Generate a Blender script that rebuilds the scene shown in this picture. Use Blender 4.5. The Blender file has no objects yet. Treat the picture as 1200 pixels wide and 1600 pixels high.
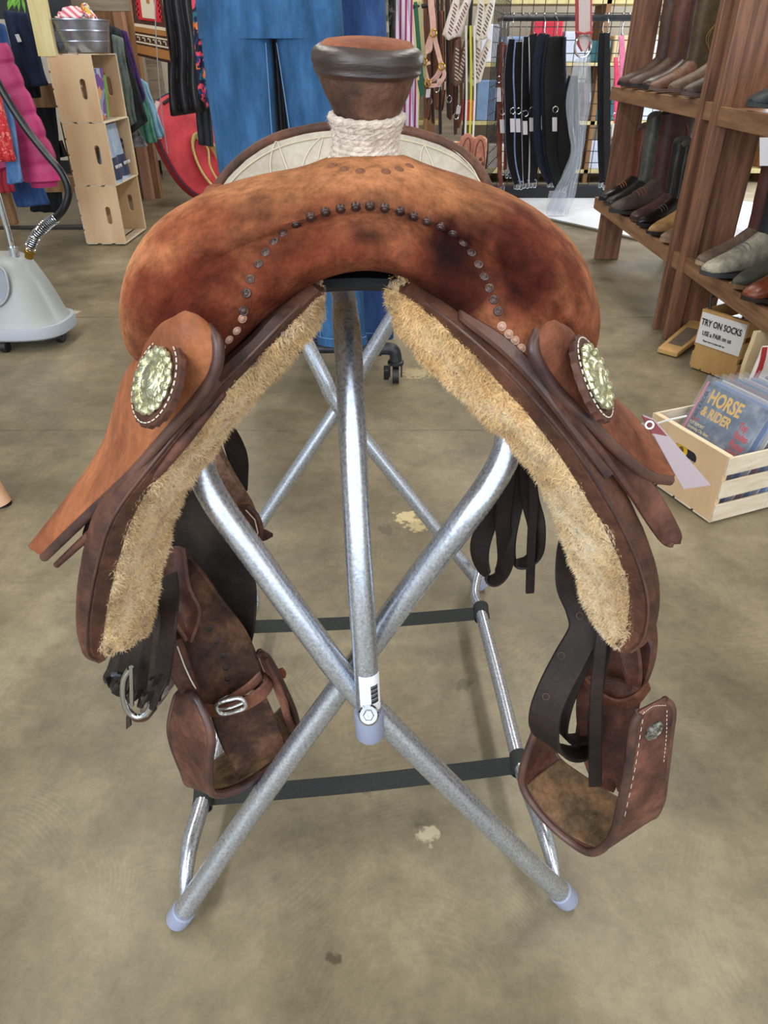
import bpy, bmesh, math, random
from math import sin, cos, pi, radians, sqrt
from mathutils import Vector, Matrix, noise
from mathutils.bvhtree import BVHTree
random.seed(7)
V = Vector
SC = bpy.context.scene
COL = SC.collection
# ---------------------------------------------------------------- camera
FPX, TH, CH = 1109.0, radians(33), 1.05
cd = bpy.data.cameras.new('camera'); cam = bpy.data.objects.new('camera', cd); COL.objects.link(cam)
cd.sensor_fit = 'VERTICAL'; cd.sensor_height = 36; cd.sensor_width = 27; cd.lens = FPX/1600*36
cam.location = (0, 0, CH); cam.rotation_euler = (pi/2-TH, 0, 0)
cd.clip_start = .02
SC.camera = cam
# ---------------------------------------------------------------- light
w = bpy.data.worlds.new('world'); SC.world = w; w.use_nodes = True
bg = w.node_tree.nodes['Background']; bg.inputs[0].default_value = (.80, .90, 1, 1); bg.inputs[1].default_value = 1.6
def area(loc, target, sx, sy, power, color):
    l = bpy.data.lights.new('area_light', 'AREA'); l.shape = 'RECTANGLE'; l.size = sx; l.size_y = sy
    l.energy = power; l.color = color
    o = bpy.data.objects.new('area_light', l); COL.objects.link(o); o.location = loc
    o.rotation_euler = (V(target)-V(loc)).to_track_quat('-Z', 'Y').to_euler()
    return o
# rows of ceiling tubes running away from the camera, and daylight through the shop front behind the camera
for x in (-1.5, 1.3):
    for y in (-1.2, 2.2, 5.6):
        area((x, y, 3.3), (x, y, 0), .25, 2.4, 24, (1, .95, .86))
area((-2.6, -2.4, 2.0), (0, 1.5, .6), 2.6, 2.0, 46, (.86, .93, 1))
area((3.6, 6.6, 1.6), (1.2, 5.0, .2), 1.8, 2.2, 70, (.84, .91, 1))
SC.view_settings.view_transform = 'Standard'; SC.view_settings.look = 'None'
SC.view_settings.exposure = 0.78; SC.view_settings.gamma = 1; SC.view_settings.use_curve_mapping = False
# ---------------------------------------------------------------- helpers
def P(px, py, Y):
    v = 800-py; yc = FPX*cos(TH)+v*sin(TH); zc = -FPX*sin(TH)+v*cos(TH)
    return V(((px-600)/yc*Y, Y, CH+zc/yc*Y))
def PZ(px, py, Z):
    v = 800-py; yc = FPX*cos(TH)+v*sin(TH); zc = -FPX*sin(TH)+v*cos(TH); k = (Z-CH)/zc
    return V((k*(px-600), k*yc, Z))
def PL(lst, Y=None): return [P(a[0], a[1], a[2] if len(a) > 2 else Y) for a in lst]
def cr(pts, n, closed=False):
    pts = [V(p) for p in pts]; m = len(pts); out = []
    if m == 1: return pts*n
    segs = m if closed else m-1
    for k in range(n):
        t = k/(n if closed else n-1)*segs; i = min(int(t), segs-1); f = t-i
        g = (lambda j: pts[j % m]) if closed else (lambda j: pts[max(0, min(m-1, j))])
        p0, p1, p2, p3 = g(i-1), g(i), g(i+1), g(i+2)
        if not closed:
            if i == 0: p0 = p1*2-p2
            if i == m-2: p3 = p2*2-p1
        out.append(.5*((2*p1)+(p2-p0)*f+(2*p0-5*p1+4*p2-p3)*f*f+(3*p1-p0-3*p2+p3)*f**3))
    return out
def lerp(a, b, t): return a+(b-a)*t
def wloc(o):
    p = V((0, 0, 0))
    while o is not None: p = p+o.location; o = o.parent
    return p
def tag(o, label=None, cat=None, group=None, kind=None):
    if label: o['label'] = label
    if cat: o['category'] = cat
    if group: o['group'] = group
    if kind: o['kind'] = kind
    return o
def thing(name, label, cat, loc, group=None, kind=None):
    o = bpy.data.objects.new(name, None); o.empty_display_size = .05; COL.objects.link(o); o.location = loc
    return tag(o, label, cat, group, kind)
class G:
    def __init__(s): s.v = []; s.f = []; s.c = []
    def add(s, vs, fs):
        n = len(s.v); s.v += [V(p) for p in vs]; s.f += [tuple(i+n for i in f) for f in fs]; return s
    def box(s, c, size, R=None):
        c = V(c); a, b, d = [x/2 for x in size]; R = R or Matrix.Identity(3)
        vs = [c+R @ V((x*a, y*b, z*d)) for x in (-1, 1) for y in (-1, 1) for z in (-1, 1)]
        return s.add(vs, [(0, 1, 3, 2), (4, 6, 7, 5), (0, 4, 5, 1), (2, 3, 7, 6), (0, 2, 6, 4), (1, 5, 7, 3)])
    def bar(s, a, b, wd, th, up=(0, 0, 1)):     # rectangular bar from a to b; wd along 'side', th along up
        a = V(a); b = V(b); d = (b-a); L = d.length; d.normalize(); u = V(up); sd = d.cross(u).normalized(); u = sd.cross(d)
        R = Matrix((sd, d, u)).transposed()
        return s.box((a+b)/2, (wd, L, th), R)
    def tube(s, pts, r, seg=12, n=None, closed=False, smooth=True, caps=True):
        pts = [V(p) for p in pts]; m = len(pts)
        if n: 
            rr = r if isinstance(r, (list, tuple)) else [r]*m
            q = cr(pts, n, closed); rs = []
            for k in range(n):
                t = k/(n if closed else n-1)*(m if closed else m-1); i = min(int(t), m-1); rs.append(lerp(rr[i % m], rr[(i+1) % m] if closed else rr[min(i+1, m-1)], t-i))
            pts = q; r = rs; m = n
        if not isinstance(r, (list, tuple)): r = [r]*m
        T = []
        for i in range(m):
            a = pts[(i-1) % m] if (closed or i > 0) else pts[i]; b = pts[(i+1) % m] if (closed or i < m-1) else pts[i]
            t = (b-a); T.append(t.normalized() if t.length > 1e-9 else V((0, 0, 1)))
        u = T[0].orthogonal().normalized(); vs = []
        for i in range(m):
            u = (u-T[i]*u.dot(T[i])); u = u.normalized() if u.length > 1e-6 else T[i].orthogonal().normalized()
            w_ = T[i].cross(u)
            for k in range(seg):
                an = 2*pi*k/seg; vs.append(pts[i]+(u*cos(an)+w_*sin(an))*r[i])
        fs = []
        for i in range(m if closed else m-1):
            j = (i+1) % m
            for k in range(seg):
                l = (k+1) % seg; fs.append((i*seg+k, i*seg+l, j*seg+l, j*seg+k))
        if not closed and caps: fs += [tuple(range(seg-1, -1, -1)), tuple((m-1)*seg+k for k in range(seg))]
        return s.add(vs, fs)
    def loft(s, rings, closed_ring=True, caps=True):
        m = len(rings[0]); vs = [p for r in rings for p in r]; fs = []
        for i in range(len(rings)-1):
            for k in range(m if closed_ring else m-1):
                l = (k+1) % m; fs.append((i*m+k, i*m+l, (i+1)*m+l, (i+1)*m+k))
        if caps: fs += [tuple(range(m-1, -1, -1)), tuple((len(rings)-1)*m+k for k in range(m))]
        return s.add(vs, fs)
    def lathe(s, prof, seg=24, c=(0, 0, 0), ax=(0, 0, 1), caps=True, sx=1, sy=1):
        c = V(c); ax = V(ax).normalized(); q = V((0, 0, 1)).rotation_difference(ax)
        rings = [[c+q @ V((r*cos(2*pi*k/seg)*sx, r*sin(2*pi*k/seg)*sy, z)) for k in range(seg)] for r, z in prof]
        return s.loft(rings, True, caps)
    def sheet(s, grid, th, rnd=.35):       # a grid of points given thickness, closed round the rim
        nu, nv = len(grid), len(grid[0])
        def nrm(i, j):
            a = grid[min(i+1, nu-1)][j]-grid[max(i-1, 0)][j]; b = grid[i][min(j+1, nv-1)]-grid[i][max(j-1, 0)]
            n = a.cross(b); return n.normalized() if n.length > 1e-12 else V((0, 0, 0))
        N = [[nrm(i, j) for j in range(nv)] for i in range(nu)]
        for i in range(nu):
            for j in range(nv):
                if N[i][j].length < .5:
                    for a, b in ((1, 0), (-1, 0), (0, 1), (0, -1)):
                        ii, jj = i+a, j+b
                        if 0 <= ii < nu and 0 <= jj < nv and N[ii][jj].length > .5: N[i][j] = N[ii][jj]; break
        vs = [grid[i][j]+N[i][j]*th/2 for i in range(nu) for j in range(nv)]+[grid[i][j]-N[i][j]*th/2 for i in range(nu) for j in range(nv)]
        M = nu*nv; fs = []
        for i in range(nu-1):
            for j in range(nv-1):
                a, b, c, d = i*nv+j, (i+1)*nv+j, (i+1)*nv+j+1, i*nv+j+1
                fs += [(a, b, c, d), (a+M, d+M, c+M, b+M)]
        rim = [(i, 0) for i in range(nu)]+[(nu-1, j) for j in range(1, nv)]+[(i, nv-1) for i in range(nu-2, -1, -1)]+[(0, j) for j in range(nv-2, 0, -1)]
        K = len(rim); base = len(vs)
        for (i, j) in rim:
            c = grid[i][j]; inn = grid[min(max(i, 1), nu-2) if nu > 2 else i][min(max(j, 1), nv-2) if nv > 2 else (1-j if nv == 2 else j)]
            o = (c-inn); vs.append(c+(o.normalized()*th*rnd if o.length > 1e-9 else V((0, 0, 0))))
        for k in range(K):
            l = (k+1) % K; a = rim[k][0]*nv+rim[k][1]; b = rim[l][0]*nv+rim[l][1]
            fs += [(b, a, base+k, base+l), (base+l, base+k, a+M, b+M)]
        return s.add(vs, fs)
    def strip(s, A, B, th=.004, nu=24, nv=6, bulge=0, fold=0, nf=3, cam_side=False):
        A = cr(A, nu); B = cr(B, nu); g = []
        for i in range(nu):
            row = []; d = B[i]-A[i]; t = A[min(i+1, nu-1)]-A[max(i-1, 0)]+B[min(i+1, nu-1)]-B[max(i-1, 0)]
            n = t.cross(d); n = n.normalized() if n.length > 1e-12 else V((0, -1, 0))
            for j in range(nv):
                x = j/(nv-1); row.append(A[i]+d*x+n*(bulge*4*x*(1-x)+fold*sin(nf*2*pi*x+.8*sin(i*.5))*(.5+.5*i/nu)))
            g.append(row)
        return s.sheet(g, th)
    def band(s, pts, side, wd, th=.004, n=24, nv=3):     # strap along pts; side = a direction or a list of them
        pts = cr(pts, n); L = [V(x) for x in side] if isinstance(side, list) else [V(side)]*2
        sd = cr(L, n); g = []
        for i in range(n):
            t = pts[min(i+1, n-1)]-pts[max(i-1, 0)]; t.normalize(); q = sd[i]-t*sd[i].dot(t); q.normalize()
            wv = wd if not callable(wd) else wd(i/(n-1))
            g.append([pts[i]+q*wv*(j/(nv-1)-.5) for j in range(nv)])
        return s.sheet(g, th)
    def plate(s, outline, n, th):       # flat polygon with thickness along n
        n = V(n).normalized()*th; o = [V(p) for p in outline]; m = len(o)
        return s.add([p+n/2 for p in o]+[p-n/2 for p in o], [tuple(range(m)), tuple(range(2*m-1, m-1, -1))]+[(k, k+m, (k+1) % m+m, (k+1) % m) for k in range(m)])
    def jit(s, amp, sc=10, z=1):
        s.v = [p+noise.noise_vector(p*sc)*amp for p in s.v]; return s
    def obj(s, name, m, parent=None, label=None, cat=None, group=None, kind=None, bevel=0, sub=0, angle=40, col=None, origin=None):
        off = wloc(parent) if parent is not None else V((0, 0, 0))
        if parent is None:
            if origin is None:
                xs = [p.x for p in s.v]; ys = [p.y for p in s.v]; origin = V(((min(xs)+max(xs))/2, (min(ys)+max(ys))/2, min(p.z for p in s.v)))
            off = V(origin)
        me = bpy.data.meshes.new(name); me.from_pydata([tuple(p-off) for p in s.v], [], s.f); me.update()
        bm = bmesh.new(); bm.from_mesh(me); bmesh.ops.recalc_face_normals(bm, faces=bm.faces); bm.to_mesh(me); bm.free()
        me.shade_smooth(); me.set_sharp_from_angle(angle=radians(angle))
        me.materials.append(m)
        if col is not None:
            at = me.color_attributes.new('col', 'FLOAT_COLOR', 'POINT')
            at.data.foreach_set('color', [c for p in s.v for c in (*col(p), 1)])
        o = bpy.data.objects.new(name, me); COL.objects.link(o); o.parent = parent
        if parent is None: o.location = off
        if bevel:
            b = o.modifiers.new('bevel', 'BEVEL'); b.width = bevel; b.segments = 2; b.limit_method = 'ANGLE'; b.angle_limit = radians(50)
        if sub:
            b = o.modifiers.new('sub', 'SUBSURF'); b.levels = sub; b.render_levels = sub
        return tag(o, label, cat, group, kind)
def lin(c):
    return tuple((x/255/12.92 if x/255 <= .04045 else ((x/255+.055)/1.055)**2.4) for x in c)
def mat(name, c1, c2=None, sc=6, rough=.6, metal=0, bump=0, bsc=60, detail=5, lo=.35, hi=.65, c3=None, sheen=0, stretch=None,
        alpha=None, trans=0, rvar=0, attr=False, coat=0, spec=.5, bdist=.002, mot=0, msc=None):
    m = bpy.data.materials.new(name); m.use_nodes = True; nt = m.node_tree; N = nt.nodes; L = nt.links
    b = N['Principled BSDF']; b.inputs['Roughness'].default_value = rough; b.inputs['Metallic'].default_value = metal
    b.inputs['Specular IOR Level'].default_value = spec
    if sheen: b.inputs['Sheen Weight'].default_value = sheen; b.inputs['Sheen Roughness'].default_value = .6
    if coat: b.inputs['Coat Weight'].default_value = coat; b.inputs['Coat Roughness'].default_value = .15
    if trans: b.inputs['Transmission Weight'].default_value = trans
    if alpha is not None: b.inputs['Alpha'].default_value = alpha
    tc = N.new('ShaderNodeTexCoord'); co = tc.outputs['Object']
    if stretch:
        mp = N.new('ShaderNodeMapping'); mp.inputs['Scale'].default_value = stretch; L.new(co, mp.inputs[0]); co = mp.outputs[0]
    ca = (*lin(c1), 1); cb = (*lin(c2), 1) if c2 else ca
    if c2 or c3 or rvar:
        nz = N.new('ShaderNodeTexNoise'); nz.inputs['Scale'].default_value = sc; nz.inputs['Detail'].default_value = detail; nz.inputs['Roughness'].default_value = .6
        L.new(co, nz.inputs['Vector'])
        rp = N.new('ShaderNodeValToRGB'); e = rp.color_ramp.elements; e[0].position = lo; e[1].position = hi; e[0].color = ca; e[1].color = cb
        if c3: x = e.new((lo+hi)/2); x.color = (*lin(c3), 1)
        L.new(nz.outputs[0], rp.inputs[0]); out = rp.outputs[0]
        if attr:
            va = N.new('ShaderNodeAttribute'); va.attribute_name = 'col'
            mx = N.new('ShaderNodeMix'); mx.data_type = 'RGBA'; mx.blend_type = 'MULTIPLY'; mx.inputs[0].default_value = 1
            L.new(out, mx.inputs[6]); L.new(va.outputs['Color'], mx.inputs[7]); out = mx.outputs[2]
        if mot:
            n3 = N.new('ShaderNodeTexNoise'); n3.inputs['Scale'].default_value = msc or sc*7; n3.inputs['Detail'].default_value = 8; n3.inputs['Roughness'].default_value = .75; L.new(co, n3.inputs['Vector'])
            r3 = N.new('ShaderNodeMapRange'); r3.inputs[1].default_value = .32; r3.inputs[2].default_value = .68; r3.inputs[3].default_value = 1-mot; r3.inputs[4].default_value = 1+mot*.55; L.new(n3.outputs[0], r3.inputs[0])
            c3_ = N.new('ShaderNodeCombineColor')
            for k in range(3): L.new(r3.outputs[0], c3_.inputs[k])
            m3 = N.new('ShaderNodeMix'); m3.data_type = 'RGBA'; m3.blend_type = 'MULTIPLY'; m3.inputs[0].default_value = 1; L.new(out, m3.inputs[6]); L.new(c3_.outputs[0], m3.inputs[7]); out = m3.outputs[2]
        L.new(out, b.inputs['Base Color'])
        if rvar:
            mr = N.new('ShaderNodeMapRange'); mr.inputs['To Min'].default_value = rough-rvar; mr.inputs['To Max'].default_value = rough+rvar
            L.new(nz.outputs[0], mr.inputs[0]); L.new(mr.outputs[0], b.inputs['Roughness'])
    else: b.inputs['Base Color'].default_value = ca
    if bump:
        n2 = N.new('ShaderNodeTexNoise'); n2.inputs['Scale'].default_value = bsc; n2.inputs['Detail'].default_value = 4; L.new(co, n2.inputs['Vector'])
        bp = N.new('ShaderNodeBump'); bp.inputs['Strength'].default_value = bump; bp.inputs['Distance'].default_value = bdist
        L.new(n2.outputs[0], bp.inputs['Height']); L.new(bp.outputs[0], b.inputs['Normal'])
    return m
def nodes(m): return m.node_tree.nodes, m.node_tree.links, m.node_tree.nodes['Principled BSDF']
def stripes(name, cols, sc, axis='X', rough=.8, dist=0):
    m = mat(name, cols[0], rough=rough); N, L, b = nodes(m)
    tc = N.new('ShaderNodeTexCoord'); wv = N.new('ShaderNodeTexWave'); wv.bands_direction = axis; wv.inputs['Scale'].default_value = sc
    wv.inputs['Distortion'].default_value = dist
    L.new(tc.outputs['Object'], wv.inputs[0]); rp = N.new('ShaderNodeValToRGB'); rp.color_ramp.interpolation = 'CONSTANT'
    e = rp.color_ramp.elements; n = len(cols)
    e[0].color = (*lin(cols[0]), 1); e[1].position = 1/n; e[1].color = (*lin(cols[1]), 1)
    for k in range(2, n): x = e.new(k/n); x.color = (*lin(cols[k]), 1)
    L.new(wv.outputs[0], rp.inputs[0]); L.new(rp.outputs[0], b.inputs['Base Color']); return m
def cells(name, cols, sc, rough=.8):
    m = mat(name, cols[0], rough=rough); N, L, b = nodes(m)
    tc = N.new('ShaderNodeTexCoord'); vo = N.new('ShaderNodeTexVoronoi'); vo.inputs['Scale'].default_value = sc
    nz = N.new('ShaderNodeTexNoise'); nz.inputs['Scale'].default_value = sc*.8; L.new(tc.outputs['Object'], nz.inputs[0])
    ad = N.new('ShaderNodeVectorMath'); ad.operation = 'MULTIPLY_ADD'; ad.inputs[1].default_value = (.12, .12, .12)
    L.new(nz.outputs['Color'], ad.inputs[0]); L.new(tc.outputs['Object'], ad.inputs[2]); L.new(ad.outputs[0], vo.inputs['Vector'])
    sp = N.new('ShaderNodeSeparateColor'); L.new(vo.outputs['Color'], sp.inputs[0])
    rp = N.new('ShaderNodeValToRGB'); rp.color_ramp.interpolation = 'CONSTANT'; e = rp.color_ramp.elements; n = len(cols)
    e[0].color = (*lin(cols[0]), 1); e[1].position = 1/n; e[1].color = (*lin(cols[1]), 1)
    for k in range(2, n): x = e.new(k/n); x.color = (*lin(cols[k]), 1)
    L.new(sp.outputs[0], rp.inputs[0]); L.new(rp.outputs[0], b.inputs['Base Color']); return m
def text(body, size, o, xd, yd, m, parent, name='lettering', ext=.0004, align='LEFT', squash=1, bold=0):
    cu = bpy.data.curves.new('t', 'FONT'); cu.body = body; cu.size = size; cu.align_x = align; cu.extrude = ext; cu.offset = bold; cu.resolution_u = 3
    t = bpy.data.objects.new('t', cu); COL.objects.link(t)
    dg = bpy.context.evaluated_depsgraph_get(); dg.update()
    me = bpy.data.meshes.new_from_object(t.evaluated_get(dg)); bpy.data.objects.remove(t); 
    xd = V(xd).normalized(); yd = V(yd).normalized(); zd = xd.cross(yd)
    R = Matrix((xd, yd, zd)).transposed(); off = wloc(parent)
    for v in me.vertices: v.co = V(o)+R @ V((v.co.x*squash, v.co.y, v.co.z+ext))-off
    me.materials.clear(); me.materials.append(m); me.name = name
    q = bpy.data.objects.new(name, me); COL.objects.link(q); q.parent = parent; return q
def copy_tree(o, loc=None, parent=None, label=None):
    c = o.copy(); COL.objects.link(c)
    if parent is not None: c.parent = parent
    if loc is not None: c.location = loc
    if label: c['label'] = label
    for ch in list(o.children): copy_tree(ch, parent=c)
    return c
def bvh_of(objs):
    vs = []; fs = []
    for o in objs:
        n = len(vs); off = wloc(o); vs += [v.co+off for v in o.data.vertices]; fs += [tuple(i+n for i in p.vertices) for p in o.data.polygons]
    return BVHTree.FromPolygons(vs, fs)
def hit(b, px, py):
    o = V((0, 0, CH)); d = (P(px, py, 1)-o).normalized(); h = b.ray_cast(o, d)
    if h[0] is None: return None, None
    n = h[1]
    if n.dot(d) > 0: n = -n
    return h[0], n
# ---------------------------------------------------------------- materials
M = {}
M['white_plastic'] = mat('white_plastic', (225, 228, 232), rough=.5)
M['cap'] = mat('grey_cap', (138, 144, 166), rough=.45)
M['zinc'] = mat('zinc_tube', (164, 171, 186), (216, 221, 230), sc=300, rough=.28, metal=.84, rvar=.07, lo=.3, hi=.7)
M['chrome'] = mat('chrome', (205, 210, 216), rough=.15, metal=1)
M['dark_metal'] = mat('dark_metal', (60, 62, 66), rough=.4, metal=.8)
M['black'] = mat('black_paint', (26, 26, 30), rough=.5)
M['pipe'] = mat('black_pipe', (46, 48, 54), (66, 68, 74), sc=20, rough=.38, metal=.5)
M['brass'] = mat('brass', (178, 140, 60), rough=.3, metal=1)
M['web'] = mat('webbing', (30, 32, 32), (42, 44, 42), sc=300, rough=.85, bump=.6, bsc=500)
M['suede'] = mat('roughout_leather', (96, 62, 46), (186, 130, 92), sc=9, rough=.92, bump=.8, bsc=260, lo=.28, hi=.72, c3=(150, 100, 68), attr=True, spec=.12, detail=9, mot=.5, msc=80)
M['orange_leather'] = mat('tan_leather', (124, 70, 42), (174, 108, 68), sc=11, rough=.62, bump=.4, bsc=160, spec=.35, detail=8, mot=.30, msc=80)
M['rust'] = mat('rust_leather', (92, 50, 36), (140, 84, 58), sc=16, rough=.78, bump=.5, bsc=200, spec=.25, detail=8, mot=.4, msc=110)
M['brown'] = mat('brown_leather', (50, 32, 26), (100, 62, 46), sc=14, rough=.58, bump=.5, bsc=150, spec=.35, detail=8, rvar=.12, mot=.45, msc=70)
M['red_brown'] = mat('red_brown_leather', (58, 34, 28), (116, 74, 58), sc=16, rough=.55, bump=.4, bsc=150, spec=.4, detail=8, c3=(86, 52, 42), mot=.5, msc=70)
M['tread'] = mat('worn_tread_leather', (54, 38, 28), (124, 92, 66), sc=20, rough=.85, bump=.7, bsc=220, spec=.2, detail=8, c3=(88, 72, 52), mot=.5, msc=90)
M['edge'] = mat('edge_leather', (50, 34, 34), (92, 62, 52), sc=20, rough=.4, bump=.2, bsc=150)
M['latigo'] = mat('latigo_leather', (24, 17, 15), (44, 32, 28), sc=20, rough=.6, bump=.3, bsc=200, spec=.25, mot=.3)
M['black_leather'] = mat('black_leather', (28, 23, 20), (56, 45, 38), sc=16, rough=.65, bump=.4, bsc=150, spec=.25, mot=.35)
M['hobble'] = mat('hobble_leather', (84, 50, 38), (122, 76, 58), sc=30, rough=.6, bump=.4, bsc=150, spec=.3, mot=.4)
M['darkbrown'] = mat('dark_brown_leather', (46, 34, 28), (108, 76, 58), sc=20, rough=.82, bump=.7, bsc=260, spec=.2, mot=.45, msc=110, detail=8, c3=(72, 50, 40))
M['hide'] = mat('hide_fleece', (96, 68, 54), (140, 108, 88), sc=120, rough=.95, bump=1, bsc=300)
M['horn'] = mat('horn_leather', (50, 34, 27), (112, 76, 56), sc=28, rough=.65, bump=.5, bsc=240, c3=(82, 54, 40), detail=8, mot=.35, msc=120)
M['horn_rim'] = mat('horn_rim_leather', (32, 26, 25), (62, 50, 46), sc=22, rough=.38, bump=.25, bsc=120, stretch=(1, 1, 5))
M['wrap'] = mat('mohair', (172, 156, 142), (208, 194, 180), sc=120, rough=.95, bump=1, bsc=300, sheen=.3)
M['cantle'] = mat('cream_suede', (158, 148, 134), (186, 177, 162), sc=9, rough=.9, bump=.3, bsc=300, sheen=.2, mot=.2, msc=60)
M['fleece'] = mat('sheepskin', (200, 170, 128), (240, 222, 190), sc=24, rough=.95, bump=1, bsc=110, c3=(228, 204, 160), detail=7, sheen=.3, spec=.1, attr=True, bdist=.006)
M['thread'] = mat('white_thread', (205, 195, 178), rough=.8)
M['silver'] = mat('concho_silver', (176, 174, 140), (226, 228, 196), sc=90, rough=.28, metal=.9, bump=.6, bsc=300)
M['oldsilver'] = mat('old_silver', (70, 70, 66), (150, 148, 136), sc=200, rough=.45, metal=.85, bump=.6, bsc=400)
M['crate'] = mat('crate_ply', (208, 172, 134), (224, 194, 156), sc=8, rough=.65, stretch=(1, 1, .25), bump=.15, bsc=60)
M['crate_edge'] = mat('crate_raw_pine', (216, 196, 160), (236, 220, 190), sc=14, rough=.7)
M['pine'] = mat('pine', (206, 188, 164), (226, 212, 190), sc=10, rough=.65, stretch=(.3, 2, 5), bump=.2, bsc=50)
M['oldpine'] = mat('golden_pine', (178, 138, 84), (204, 164, 106), sc=8, rough=.6, stretch=(1, 1, .3))
M['post'] = mat('timber', (118, 84, 54), (156, 118, 80), sc=7, rough=.75, stretch=(4, 4, .4), bump=.4, bsc=20)
M['stain'] = mat('stained_timber', (98, 66, 50), (150, 106, 80), sc=8, rough=.5, stretch=(5, 5, .35), bump=.3, bsc=18, mot=.25, msc=30)
M['stain_h'] = mat('stained_plank', (120, 86, 62), (168, 126, 92), sc=7, rough=.5, stretch=(5, .35, 5), bump=.3, bsc=18, mot=.25, msc=30)
def fab(name, c1, c2=None, sc=10, **k): 
    M[name] = mat(name, c1, c2 or tuple(min(255, int(x*1.25)+6) for x in c1), sc=sc, rough=k.pop('rough', .9), bump=k.pop('bump', .5), bsc=k.pop('bsc', 200), **k); return M[name]
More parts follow.
